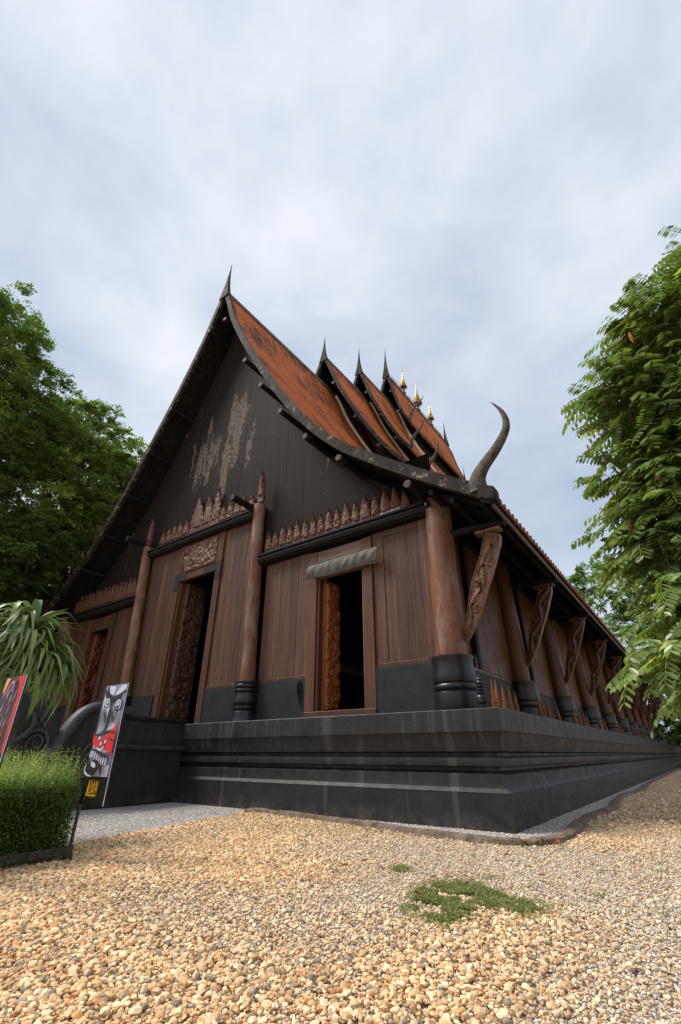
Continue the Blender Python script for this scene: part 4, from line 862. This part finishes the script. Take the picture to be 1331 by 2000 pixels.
def feathery_tree(name, label, root, blobs, nleaf, seed, leaf=.16, tone=1.0, group=None, pads=70):
    """blobs: (centre, radii); leaves sit in flat drooping sprays through the outer part of each blob"""
    r = np.random.default_rng(seed); T = thing(name, label, 'tree', root, group); limbs(root, [tuple(np.array(b[0]) + [0, 0, -.2 * b[1][2]]) for b in blobs], max(.12, .02 * max(b[0][2] for b in blobs)), seed, 'trunk', T)
    vol = np.array([np.prod(b[1]) ** (2 / 3) for b in blobs]); vol /= vol.sum(); Vs, Fs, Cs, off = [], [], [], 0
    for (c, rad), w in zip(blobs, vol):
        c = np.array(c); rad = np.array(rad); npad = max(10, int(pads * len(blobs) * w)); per = int(nleaf * w / npad)
        dr = unit(r.normal(size=(npad, 3))); rr = r.uniform(.35, 1.15, npad) ** .6 * np.where(r.random(npad) < .15, 1.2, 1); pc_ = c + dr * rr[:, None] * rad; scale = rad.mean() * r.uniform(.16, .34, npad)
        clump_shade = r.normal(0, 1, npad)  # light and dark clumps of shading put into the leaf colour
        for k in range(npad):
            out = unit(dr[k:k + 1] * [1, 1, .3])[0]; n_ = int(per * r.uniform(.6, 1.4)); 
            # spray: several twigs fanning outwards, leaves in rows along each
            nt_ = max(3, n_ // 26); tw = unit(out + r.normal(0, .75, (nt_, 3)) * [1, 1, .45]); ti = r.integers(0, nt_, n_); t = r.uniform(.1, 1, n_)
            p = pc_[k] + tw[ti] * (t * scale[k] * 1.5)[:, None] + np.array([0, 0, -1]) * (t ** 2 * scale[k] * .35)[:, None] + r.normal(0, scale[k] * .07, (n_, 3))
            sd_ = np.where(r.random(n_) < .5, -1, 1)[:, None]; side = unit(np.cross(tw[ti], [0, 0, 1.])) * sd_; d = unit(tw[ti] * .6 + side + r.normal(0, .3, (n_, 3)) + [0, 0, -.25])
            ln = leaf * r.uniform(.6, 1.3, n_); base = np.array([.078, .135, .042]) * tone; warm = np.array([.215, .305, .09]) * tone
            f = np.clip(.30 + .34 * clump_shade[k] + r.normal(0, .14, n_), 0, 1)[:, None]; col = base * (1 - f) + warm * f
            V, F, C_ = leaves(p, d, ln, ln * .24, r.normal(0, .5, n_), col); Vs.append(V); Fs.append(F + off); Cs.append(C_); off += len(V)
    link(bpy.data.objects.new('crown', raw_mesh('crown', np.concatenate(Vs), np.concatenate(Fs), M['leaf'], np.concatenate(Cs))), T); T.children[-1].location = -PW[T.name]
    return T

# ------------------------------------------------------------------ trees
feathery_tree('rain_tree', 'tall feathery green tree at the left edge, highest of the trees', (-24, -2.0, 0), [((-22.6, -4.9, 19.6), (2.7, 2.7, 2.4)), ((-22.5, -4.1, 21.2), (1.9, 1.9, 1.6)), ((-22.1, -1.6, 15.7), (2.6, 2.6, 2.1)), ((-22.3, -4.2, 14.5), (2.6, 2.6, 2.3)), ((-22.2, -2.6, 17.6), (2.2, 2.2, 1.8))], 120000, 101, .15, 1.2, 'feathery trees left of the hall', 90)
feathery_tree('rain_tree', 'feathery green tree rising just behind the left roof edge of the hall', (-25, 4.5, 0), [((-23.0, -.8, 18.6), (2.1, 2.1, 1.8)), ((-23.2, 1.8, 18.2), (2.0, 2.0, 1.7)), ((-22.4, 1.5, 15.4), (2.6, 2.6, 2.1)), ((-23.3, 4.2, 16.4), (2.0, 2.0, 1.7)), ((-22.0, .2, 12.2), (2.6, 2.6, 2.1)), ((-22.1, 3.0, 12.4), (2.5, 2.5, 2.1)), ((-23.3, 5.6, 13.4), (2.5, 2.5, 2.1)), ((-23.2, 5.6, 16.0), (2.1, 2.1, 1.8)), ((-23.4, 6.9, 14.6), (2.0, 2.0, 1.8)), ((-23.3, 3.2, 18.0), (1.6, 1.6, 1.4)), ((-23.2, 7.0, 17.4), (1.8, 1.8, 1.6)), ((-22.9, 8.8, 16.2), (1.8, 1.8, 1.6)), ((-22.9, 9.5, 13.4), (2.2, 2.2, 2.0))], 205000, 102, .15, 1.25, 'feathery trees left of the hall', 80)
feathery_tree('rain_tree', 'darker feathery tree low down between the plinth and the left edge', (-21.5, -.5, 0), [((-21, -.4, 8.2), (2.6, 2.6, 2.1)), ((-20.8, 2.2, 8.8), (2.4, 2.4, 2.0)), ((-22.3, -2.4, 10.6), (2.5, 2.5, 2.0)), ((-20.6, .4, 5.0), (2.6, 2.6, 2.2)), ((-21.5, 3.6, 5.8), (2.6, 2.6, 2.4)), ((-21, -4.0, 6.5), (2.8, 2.8, 2.6)), ((-15.9, -1.3, 7.3), (1.4, 1.0, 1.4)), ((-17.0, -1.6, 7.6), (1.6, 1.3, 1.6)), ((-17.2, -2.0, 5.2), (1.6, 1.4, 1.6)), ((-18.6, -1.5, 8.9), (2, 1.5, 1.7))], 135000, 103, .15, .55, 'feathery trees left of the hall', 80)  # low tone: shade of the lower foliage put into the leaf colour
feathery_tree('shade_tree', 'dense dark tree filling the gap behind the feathery trees on the left', (-30, 4, 0), [((-28, .5, 15), (3.5, 4.5, 4)), ((-28, 6, 13.5), (3.5, 4.5, 4)), ((-28, -5, 15), (3.5, 4.5, 4.5)), ((-27.5, 3, 7), (3.5, 5.5, 4.5)), ((-27, -3, 8), (3.5, 5, 4.5)), ((-27, -7, 6), (3.5, 4, 4)), ((-27, 8, 6), (3.5, 5, 4.5))], 90000, 104, .36, .5, 'feathery trees left of the hall', 110)
feathery_tree('spreading_tree', 'hazy green spreading tree far beyond the side eave of the hall', (4.5, 58, 0), [((-2.2, 52, 18.2), (3.6, 4, 2.4)), ((2.5, 52, 14.8), (4.6, 4, 3.2)), ((-.5, 51, 11.0), (4.4, 4, 3)), ((6.5, 52, 11), (4.5, 4, 4))], 60000, 105, .34, 1.25, 'trees beyond the side of the hall')
feathery_tree('shade_tree', 'dark leafy tree closing the view beyond the far end of the plinth', (1.5, 60, 0), [((-3.0, 57, 3.5), (3, 3, 3)), ((.5, 57, 3.5), (3, 3, 3)), ((4, 57, 3), (3, 3, 3)), ((-1, 57, 7.5), (3, 3, 2.6)), ((3, 57, 7.5), (3.2, 3, 2.6))], 60000, 107, .30, .6, 'trees beyond the side of the hall')
feathery_tree('shade_tree', 'dark leafy tree at the far end of the side gravel path', (3.8, 40, 0), [((3.2, 39, 6.8), (2.6, 2.6, 2.2)), ((3.4, 38, 3.4), (2.4, 2.4, 2.4)), ((2.6, 41, 2.0), (2.2, 2.0, 1.8)), ((6.5, 40, 3), (3, 3, 3)), ((5.5, 41, 7.5), (3, 3, 2.5)), ((10.5, 42, 4), (3.5, 3, 4))], 60000, 106, .26, .65, 'trees beyond the side of the hall')
# big-leaved tree at the right: pinnate fronds of paired leaflets
def frond_tree():
    r = np.random.default_rng(77); root = (4.6, -.9, 0); T = thing('pinnate_tree', 'large tree with glossy paired leaflets at the right edge', 'tree', root)
    blobs = [((4.32, -1.0, 6.75), (.5, .5, .42)), ((3.42, -1.1, 6.15), (.42, .45, .34)), ((3.10, -1.2, 5.72), (.36, .4, .30)), ((2.74, -1.25, 5.15), (.3, .35, .26)), ((4.17, -1.0, 6.2), (.55, .6, .5)), ((3.57, -1.1, 5.65), (.55, .6, .5)), ((3.17, -1.2, 5.2), (.52, .5, .42)), ((3.52, -1.1, 4.6), (.62, .7, .55)), ((2.92, -1.35, 4.45), (.50, .5, .42)), ((3.14, -1.35, 3.7), (.62, .6, .5)), ((2.68, -1.38, 3.75), (.42, .45, .36)), ((2.67, -1.4, 3.15), (.52, .5, .4)), ((2.55, -1.5, 2.68), (.42, .45, .34)), ((2.97, -1.45, 2.7), (.5, .5, .45)), ((2.58, -1.75, 2.08), (.36, .4, .26)), ((2.84, -1.6, 2.0), (.42, .45, .35)), ((2.36, -2.1, 1.66), (.28, .30, .17)), ((2.64, -1.75, 1.5), (.36, .4, .22)), ((2.68, -1.3, 4.9), (.36, .4, .3)), ((2.34, -1.45, 2.85), (.24, .3, .18)), ((4.32, -.6, 5.2), (.8, .8, .8)), ((3.82, -.7, 3.9), (.8, .8, .8)), ((3.42, -.8, 2.8), (.7, .7, .6)), ((3.22, -1.0, 2.0), (.6, .6, .5)), ((3.32, -1.2, 1.3), (.6, .6, .35))]
    limbs(root, [tuple(np.array(b[0]) + [.1, .1, -.3]) for b in blobs], .17, 78, 'trunk', T); Vs, Fs, Cs, off = [], [], [], 0; SV = MB()
    vol = np.array([np.prod(b[1]) ** (2 / 3) for b in blobs]); vol /= vol.sum()
    for (c, rad), w in zip(blobs, vol):
        n = int(3300 * w); c = np.array(c); rad = np.array(rad); dr = unit(r.normal(size=(n, 3))); p0 = c + dr * (r.uniform(.1, 1.0, n) ** .5 * np.where(r.random(n) < .2, r.uniform(1.1, 1.5, n), 1.0))[:, None] * rad
        for k in range(n):
            d = unit((dr[k] * [1, 1, .35] + r.normal(0, .45, 3) + [-.15, -.1, -.05])[None])[0]; L = r.uniform(.32, .50); npair = r.integers(7, 11); drp = r.uniform(.15, .55); t = np.linspace(.16, 1, npair)
            ax = p0[k] + d * (t * L)[:, None] + np.array([0, 0, -1]) * (drp * L * t ** 2)[:, None]; tan = unit(np.tile(d, (npair, 1)) + np.array([0, 0, -1]) * (2 * drp * t)[:, None])
            side = unit(np.cross(tan, [0, 0, 1.])); lum = r.random(); yel = r.random() < .025
            base = np.array([.135, .19, .062]) if not yel else np.array([.30, .32, .06]); col = base * (.75 + .75 * lum) + np.array([.035, .04, .0]) * (r.random() ** 2)
            for sg in (-1, 1):
                dd = unit(side * sg + tan * .45 + np.array([0, 0, -.42]) + r.normal(0, .08, (npair, 3))); ln = r.uniform(.092, .135) * np.interp(t, [0, .3, .8, 1], [.7, 1, 1, .75]) * r.uniform(.9, 1.1, npair)
                s_, u_ = rot_basis(dd, r.normal(0, .25, npair) + sg * .25); q = ax; wv = (ln * .21)[:, None]; L2 = ln[:, None]
                V = np.stack([q, q + dd * L2 * .28 + s_ * wv * .85, q + dd * L2 * .68 + s_ * wv - u_ * L2 * .03, q + dd * L2 - u_ * L2 * .12, q + dd * L2 * .68 - s_ * wv - u_ * L2 * .03, q + dd * L2 * .28 - s_ * wv * .85, q + dd * L2 * .48 - u_ * wv * .35], 1).reshape(-1, 3)
                i = np.arange(npair)[:, None] * 7; F = np.concatenate([i + [a, b, 6] for a, b in ((0, 1), (1, 2), (2, 3), (3, 4), (4, 5), (5, 0))], 0)
                Vs.append(V); Fs.append(F + off); Cs.append(np.repeat(np.tile(col, (npair, 1)) * r.uniform(.85, 1.15, (npair, 1)), 7, 0)); off += len(V)
            SV.tube([tuple(p0[k]), tuple(ax[npair // 2]), tuple(ax[-1])], [.005, .004, .002], 3)
    cr_ = link(bpy.data.objects.new('crown', raw_mesh('crown', np.concatenate(Vs), np.concatenate(Fs), M['leaf_gloss'], np.concatenate(Cs))), T); cr_.location = -PW[T.name]; PW[cr_.name] = Vector((0, 0, 0))
    cr_.data.polygons.foreach_set('use_smooth', [True] * len(cr_.data.polygons))
    s = part('leaf_stalks', SV, M['stalk'], cr_); s['kind'] = 'stuff'
    for x, y, z in ((2.42, -1.7, 4.55), (2.9, -1.75, 5.25), (2.25, -1.8, 2.85), (2.62, -1.9, 3.3)):
        mb = MB(); mb.lathe([(.006, 0), (.018, .04), (.022, .09), (.014, .15), (.004, .18)], (x, y, z), 7); part('seed_pod', mb, M['dry'], T)
m = Mat('leaf_stalk', .6, .3); m.color((.16, .19, .05)); M['stalk'] = m.m
frond_tree()

# ------------------------------------------------------------------ strap-leaved plant
pl = thing('screw_pine', 'plant with long arching strap leaves standing before the scroll', 'plant', (-4.95, -4.15, 0))
m = Mat('strap_leaf', .42, .45); n_ = m.noise(1, 3, .5, m.scale((3, 3, 3))); c = m.ramp(m.math('ADD', m.math('MULTIPLY', m.rnd(), .6), m.math('MULTIPLY', n_, .4)), [(.2, (.075, .125, .032)), (.55, (.15, .23, .06)), (.9, (.28, .36, .11))]); m.color(c); m.translucent(c, .22); M['strap'] = m.m
def strap(L, w, droop, seed):
    r = np.random.default_rng(seed); mb = MB(); rows = []; n = 12; kink = r.uniform(.3, .6)
    for k in range(n + 1):
        t = k / n; a = np.interp(t, [0, .32 + .15 * kink, .75, 1], [1.2, .25, -droop, -droop - .1]); 
        if k == 0: p = np.zeros(3)
        else: p = p + np.array([math.cos(a), 0, math.sin(a)]) * L / n
        ww = w * np.interp(t, [0, .15, .6, 1], [.6, 1, .8, .03]); rows.append([(p[0], -ww, p[2] + ww * .5), (p[0], 0, p[2]), (p[0], ww, p[2] + ww * .5)])
    mb.strip(rows); return mb.mesh('leaf', M['strap'], 80, False)
SL = [strap(.95, .026, 1.25, 1), strap(.85, .028, 1.4, 2), strap(.75, .027, .9, 3), strap(1.0, .028, 1.5, 4), strap(.6, .024, .2, 5), strap(.8, .026, 1.1, 6)]
part('stem', MB().tube([(-4.95, -4.15, 0), (-4.9, -4.2, .9), (-4.8, -4.36, 1.6), (-4.76, -4.42, 2.3)], [.09, .075, .07, .05], 10), M['bark'], pl, 60)
for k in range(330):
    if k < 165: z = random.uniform(1.85, 2.36); hx, hy = -4.76, -4.42
    else: z = random.uniform(1.55, 1.9); hx, hy = -4.74 + random.uniform(-.1, .1), -4.3 + random.uniform(-.1, .15)
    el = (z - 1.85) / .5 if k < 165 else .3; o = link(bpy.data.objects.new('leaf', SL[4] if (el > .6 and random.random() < .45) else random.choice([SL[0], SL[1], SL[2], SL[3], SL[5]])), pl, (hx, hy, z))
    o.rotation_euler = (random.uniform(-.25, .25), random.uniform(-.35, .45) - .35 * max(el, 0), random.uniform(0, 6.28)); s = random.uniform(.85, 1.28); o.scale = (s, 1.2 * s, s)

# ------------------------------------------------------------------ hedge with rail, banners
HX = -2.97
hg = thing('box_hedge', 'clipped small-leaved green hedge with loose sprigs on top', 'hedge', (HX - .55, -5.2, 0))
r = np.random.default_rng(55); y0, y1, x0, x1 = -6.3, -4.16, HX - 1.1, HX
core = MB(); rows = []; nz = vnoise(64, 3)
for yy in np.linspace(y0 + .08, y1 - .08, 30):
    row = []
    for a, b in ((x1 - .09, .05), (x1 - .08, .3), (x1 - .10, .52), (x1 - .25, .60), (x0 + .3, .60), (x0 + .1, .5), (x0 + .1, .05)): row.append((a + .04 * float(nz(np.array(yy * 9 + 60), np.array(b * 9 + a))), yy, b + .04 * float(nz(np.array(yy * 9 + 9), np.array(a * 7 + 30)))))
    rows.append(row)
core.strip(rows); core.add(rows[0], [tuple(range(7))]); core.add(rows[-1], [tuple(range(7))])
M['core'] = mat_simple_noise('hedge_dark_core', (.012, .018, .008), (.03, .042, .016), 40, .9, .1, 0); part('dark_core', core, M['core'], hg)  # solid dark core added to block the view through the leaves
n = 46000; fc = r.choice(4, n, p=[.42, .18, .32, .08]); p = np.zeros((n, 3)); d = np.zeros((n, 3)); u = r.random(n); v = r.random(n)
k = fc == 0; p[k] = np.c_[x1 + r.normal(-.035, .035, k.sum()), y0 + (y1 - y0) * u[k], .04 + .58 * v[k]]; d[k] = [1, 0, .2]
k = fc == 1; p[k] = np.c_[x0 + (x1 - x0) * u[k], y1 + r.normal(-.03, .035, k.sum()), .04 + .58 * v[k]]; d[k] = [0, 1, .2]
k = fc == 2; p[k] = np.c_[x0 + (x1 - x0) * u[k], y0 + (y1 - y0) * v[k], .60 + r.normal(0, .04, k.sum())]; d[k] = [.2, 0, 1]
k = fc == 3; p[k] = np.c_[x1 + r.normal(.03, .03, k.sum()), y0 + (y1 - y0) * u[k], .03 + .25 * v[k]]; d[k] = [1, 0, -.1]
d = unit(d + r.normal(0, .65, (n, 3))); cn = nz(p[:, 1] * 6 + 40, p[:, 2] * 6 + 7); f = np.clip(.15 + .5 * cn + r.normal(0, .12, n), 0, 1)[:, None]; col = np.array([.06, .12, .026]) * (1 - f) + np.array([.17, .26, .055]) * f; ln = r.uniform(.016, .030, n)
V1, F1, C1 = leaves(p, d, ln, ln * .30, r.normal(0, .6, n), col)
ns = 2600; bx, by = r.uniform(x0, x1 - .005, ns), r.uniform(y0, y1, ns); hh = r.uniform(.12, .34, ns) * (1 + .25 * nz(by * 5 + 50, bx * 5 + 30)); ld = unit(np.c_[r.normal(0, .22, ns), r.normal(0, .22, ns), np.ones(ns)]); per = 17
t = np.tile(np.linspace(.1, 1, per), ns); i = np.repeat(np.arange(ns), per); p2 = np.c_[bx, by, np.full(ns, .58)][i] + ld[i] * (t * hh[i])[:, None]; a = t * 40 + r.uniform(0, 6.28, ns)[i]; d2 = unit(np.c_[np.cos(a), np.sin(a), .6 + .3 * r.random(len(a))]); ln2 = r.uniform(.012, .023, len(a)) * (1.15 - .5 * t)
f = np.clip(.12 + .75 * t + r.normal(0, .12, len(t)), 0, 1)[:, None]; col2 = np.array([.11, .19, .04]) * (1 - f) + np.array([.40, .50, .14]) * f
V2, F2, C2 = leaves(p2, d2, ln2, ln2 * .32, r.normal(0, .5, len(a)), col2)
o = link(bpy.data.objects.new('foliage', raw_mesh('foliage', np.r_[V1, V2], np.r_[F1, F2 + len(V1)], M['hedge'], np.r_[C1, C2])), hg); o.location = -PW[hg.name]
hr = thing('hedge_rail', 'low dark metal rail along the foot of the hedge', 'rail', (HX + .06, -5.2, 0)); M['rail_metal'] = mat_simple_noise('dark_painted_metal', (.022, .019, .018), (.045, .04, .038), 20, .5, .4, .2, 60)
part('rail_bar', MB().box(HX + .03, HX + .06, -6.6, -4.12, .045, .115), M['rail_metal'], hr); part('rail_foot', MB().box(HX + .032, HX + .075, -4.19, -4.12, -.03, .044), M['rail_metal'], hr); part('rail_foot', MB().box(HX + .032, HX + .075, -6.0, -5.93, -.03, .044), M['rail_metal'], hr)

def flatmat(name, c, rough=.45):
    m = Mat(name, rough, .4); m.color(m.mix(m.ramp(m.noise(30, 3), [(.3, 0), (.7, 1)]), c, [x * .88 for x in c])); return m.m
INK = [flatmat('print_black', (.012, .013, .012)), flatmat('print_lilac_white', (.66, .64, .80)), flatmat('print_blue_grey', (.24, .26, .42)), flatmat('print_red', (.72, .012, .010)), flatmat('print_yellow', (.78, .42, .03)), flatmat('print_pale_yellow', (.75, .55, .14)), flatmat('print_dark_brown', (.045, .02, .018)), flatmat('print_pink_violet', (.55, .30, .55))]
class Print:                                                        # flat print on a panel: u across 0..1, v up 0..1, stacked in thin layers
    def __init__(s, x0, y, z0, w, h): s.x0, s.y, s.z0, s.w, s.h = x0, y, z0, w, h; s.mb = MB(); s.mb.mi = []; s.lay = 0
    def P(s, u, v): return (s.x0 + min(max(u, 0), 1) * s.w, s.y - .0015 - s.lay * .0006, s.z0 + min(max(v, 0), 1) * s.h)
    def poly(s, pts, ink): s.lay += 1; s.mb.cur = ink; s.mb.add([s.P(*p) for p in pts], [tuple(range(len(pts)))])
    def stroke(s, pts, wd, ink, taper=True):
        s.lay += 1; s.mb.cur = ink; c = catmull(pts, 6); k = np.array([s.w, s.h]); q = c * k; t = np.gradient(q, axis=0); t /= np.maximum(np.linalg.norm(t, axis=1), 1e-6)[:, None]; n = np.stack([-t[:, 1], t[:, 0]], 1); L = len(c)
        wv = wd * (np.sin(np.linspace(.25, math.pi - .25, L)) if taper else np.ones(L)); a = (q + n * wv[:, None]) / k; b = (q - n * wv[:, None]) / k
        s.mb.strip([[s.P(*a[i]), s.P(*b[i])] for i in range(L)])
    def oval(s, u, v, ru, rv, ink, rot=0):
        s.poly([(u + ru * math.cos(a) * math.cos(rot) - rv * math.sin(a) * math.sin(rot), v + rv * math.sin(a) * math.cos(rot) + ru * math.cos(a) * math.sin(rot) * .4) for a in np.linspace(0, 6.283, 18)[:-1]], ink)
def banner(label, y, x0, w, z0, z1, foot):
    b = thing('banner', label, 'banner', (x0, y, 0), 'upright banners on the hedge rail')
    part('panel', bevel(MB().box(x0, x0 + w, y, y + .02, z0, z1).mesh('panel', INK[0]), .003, 1), None, b)
    part('edge_trim', MB().box(x0 + w + .001, x0 + w + .005, y - .002, y + .003, z0, z1), INK[1], b)
    part('pole', MB().box(x0 - .022, x0 - .002, y, y + .025, foot, z1 - .005), M['rail_metal'], b); return b
b = banner('upright banner with a blue and white painted face and red splashes', -4.15, -2.93, .43, .45, 1.55, 0.0)
pr = Print(-2.92, -4.15, .69, .41, .855)
pr.poly([(0, 0), (1, 0), (1, 1), (0, 1)], 2)
for pts in ([(0, .82), (.12, .99), (.1, .83), (.06, .7)], [(.18, 1), (.5, .98), (.45, .88), (.25, .9)], [(.55, .9), (.75, .99), (1, .99), (.95, .86), (.7, .84)], [(.05, .45), (.35, .5), (.40, .80), (.25, .82), (.08, .68)], [(.48, .48), (.9, .5), (.92, .76), (.72, .82), (.55, .75)], [(0, .06), (.2, .0), (.95, .0), (.97, .12), (.6, .1), (.3, .04), (.12, .14)], [(.02, .2), (.5, .2), (.95, .3), (.95, .38), (.4, .36), (.05, .36)]): pr.poly(pts, 1)
pr.stroke([(.0, .96), (.2, .86), (.48, .83), (.8, .87), (1, .93)], .030, 0); pr.stroke([(.12, .99), (.2, .9), (.45, .87)], .016, 0)
for u, v, r_ in ((.24, .80, .15), (.80, .765, .17)):
    pr.oval(u, v, r_, r_ * .42, 0); pr.oval(u, v, r_ * .8, r_ * .34, 1); pr.oval(u + .02, v, r_ * .5, r_ * .22, 0); pr.oval(u + .02, v + .004, r_ * .28, r_ * .13, 1)
pr.stroke([(.50, .83), (.46, .7), (.44, .55), (.40, .46)], .022, 0); pr.stroke([(.60, .8), (.56, .66), (.52, .52)], .010, 0)
for k in range(5):
    q = k * .055; pr.stroke([(.06 + q, .46), (.07 + q, .60), (.16 + q * .7, .71 - q * .3), (.30 + q * .3, .70 - q), (.36, .62 - q)], .0065, 0)
for k in range(6):
    q = k * .045; pr.stroke([(.52 + q, .46 + q * .5), (.58 + q * .8, .62), (.72, .735 - q * .75), (.86 - q * .6, .68 - q * .4), (.92 - q, .52 + q * .3)], .0065, 0)
pr.stroke([(.0, .45), (.2, .43), (.45, .45), (.8, .48), (1, .56)], .014, 0)
pr.poly([(.0, .47), (.07, .41), (.14, .43), (.22, .39), (.33, .375), (.42, .41), (.52, .40), (.60, .44), (.70, .445), (.76, .49), (.88, .51), (1, .575), (1, .18), (.93, .26), (.86, .22), (.80, .28), (.74, .25), (.66, .31), (.60, .28), (.50, .315), (.38, .29), (.30, .31), (.18, .29), (.12, .33), (.0, .36)], 3)
for u, v in ((.30, .40), (.42, .34), (.62, .36)): pr.oval(u, v, .075, .032, 0, .5); pr.oval(u + .01, v, .055, .022, 1, .5)
pr.stroke([(.28, .30), (.45, .27), (.62, .31)], .014, 1); pr.stroke([(.75, .40), (.86, .38), (1, .37)], .008, 0); pr.stroke([(.68, .46), (.85, .46), (1, .46)], .007, 0)
pr.stroke([(.0, .30), (.2, .27), (.5, .24), (.8, .21), (1, .17)], .016, 0)
for k in range(8): pr.oval(.08 + k * .115, .225 + .012 * math.sin(k) - .012 * k, .04, .055, 0); pr.oval(.08 + k * .115, .228 + .012 * math.sin(k) - .012 * k, .028, .045, 1)
pr.oval(.34, .085, .30, .085, 0, .2); pr.oval(.36, .12, .13, .028, 1, -.3); pr.stroke([(.6, .14), (.75, .08), (.8, .0)], .02, 0); pr.stroke([(.05, .14), (.02, .06), (.15, .02), (.4, .0)], .012, 1)
for k in range(16): pr.oval(.55 + .4 * random.random(), .10 + .16 * random.random(), .012, .006, 3)
part('painted_face', pr.mb.mesh('painted_face', INK, False, False), None, b)
pr = Print(-2.92, -4.15, .455, .41, .23)
pr.poly([(.16, .30), (.23, .30), (.26, .88), (.20, .88)], 4); pr.poly([(.16, .30), (.62, .30), (.62, .36), (.16, .36)], 4); pr.stroke([(.22, .90), (.35, .91), (.5, .90)], .001, 4); pr.stroke([(.17, .28), (.15, .16), (.13, .05)], .002, 4); pr.stroke([(.2, .27), (.4, .26), (.6, .26)], .001, 4)
part('logo_frame', pr.mb.mesh('logo_frame', INK, False, False), None, b)
for txt, u, v, su, sv in (('BAN', .30, .62, .072, .085), ('DAM', .25, .40, .074, .085)):
    cu = bpy.data.curves.new('logo_text', 'FONT'); cu.body = txt; cu.size = 1; cu.extrude = .004; cu.offset = .015; to = bpy.data.objects.new('tmp_text', cu); COL.objects.link(to); bpy.context.view_layer.update()
    me = bpy.data.meshes.new_from_object(to.evaluated_get(bpy.context.evaluated_depsgraph_get())); bpy.data.objects.remove(to); me.materials.clear(); me.materials.append(INK[4])
    o = link(bpy.data.objects.new('logo_text', me), b, (-2.92 + u * .41, -4.1535, .455 + v * .23)); o.rotation_euler = (R(90), 0, 0); o.scale = (su, sv, .2)
b = banner('upright red and black banner cut by the left edge of the picture', -5.12, -2.95, .43, .40, 1.52, 0.0)
pr = Print(-2.94, -5.12, .62, .41, .895); pr.poly([(0, 0), (1, 0), (1, 1), (0, 1)], 6)
pr.poly([(.62, 1), (1, 1), (1, .30), (.92, .32), (.88, .62), (.86, .82), (.78, .93)], 3); pr.poly([(0, 1), (.28, 1), (.10, .84), (0, .86)], 3); pr.poly([(.04, 1), (.2, 1), (.06, .86), (.02, .88)], 5); pr.poly([(0, .22), (.55, .16), (.9, .14), (.8, 0), (0, 0)], 3); pr.poly([(0, .60), (.12, .58), (.10, .48), (0, .45)], 3)
for k in range(26):
    u, v = .12 + .7 * random.random(), .25 + .68 * random.random(); pr.stroke([(u, v), (u + .03, v + .03), (u + .05 + .05 * random.random(), v + .05 + .05 * random.random())], .004, random.choice([7, 7, 1, 3]))
pr.stroke([(.25, .82), (.45, .93), (.6, .95), (.62, .88), (.68, .85)], .009, 7); pr.stroke([(.6, .62), (.58, .5), (.64, .38), (.7, .34)], .009, 7); pr.stroke([(.8, .50), (.76, .44), (.78, .38)], .008, 3)
part('painted_figure', pr.mb.mesh('painted_figure', INK, False, False), None, b)

# ------------------------------------------------------------------ grass patch
r = np.random.default_rng(66); n = 30000; a = r.uniform(0, 6.28, n); rad = r.random(n) ** .55 * np.where(r.random(n) < .2, 1.25, 1); gx = .58 + rad * np.cos(a) * .30 * (1 + .22 * np.sin(3 * a)); gy = -3.22 + rad * np.sin(a) * .50 * (1 + .2 * np.cos(2 * a + 1))
ex = r.random(n); k = ex < .10; gx[k] = 1.03 + r.normal(0, .06, k.sum()); gy[k] = -3.12 + r.normal(0, .10, k.sum()); k = (ex > .13) & (ex < .16); ci = r.integers(0, 14, k.sum()); cxs, cys = r.uniform(-3, 2.2, 14), r.uniform(-5, -.9, 14); gx[k] = cxs[ci] + r.normal(0, .03, k.sum()); gy[k] = cys[ci] + r.normal(0, .03, k.sum()); k = (ex > .10) & (ex < .13); gx[k] = -.18 + r.normal(0, .05, k.sum()); gy[k] = -2.62 + r.normal(0, .05, k.sum())
hole = nz(gx * 14 + 30, gy * 14 + 90) > .30; gx, gy = gx[hole], gy[hole]; n = len(gx)
d = unit(np.c_[r.normal(0, .8, n), r.normal(0, .8, n), r.uniform(.0, .7, n)]); ln = r.uniform(.008, .019, n); f = r.random(n)[:, None]; col = np.array([.15, .185, .055]) * (1 - f) + np.array([.29, .30, .11]) * f
V, F, C_ = leaves(np.c_[gx, gy, r.uniform(.004, .022, n)], d, ln, ln * .30, r.normal(0, .6, n), col)
tag(link(bpy.data.objects.new('grass_patch', raw_mesh('grass_patch', V, F, M['hedge'], C_))), 'low green weeds growing through the gravel', kind='stuff')
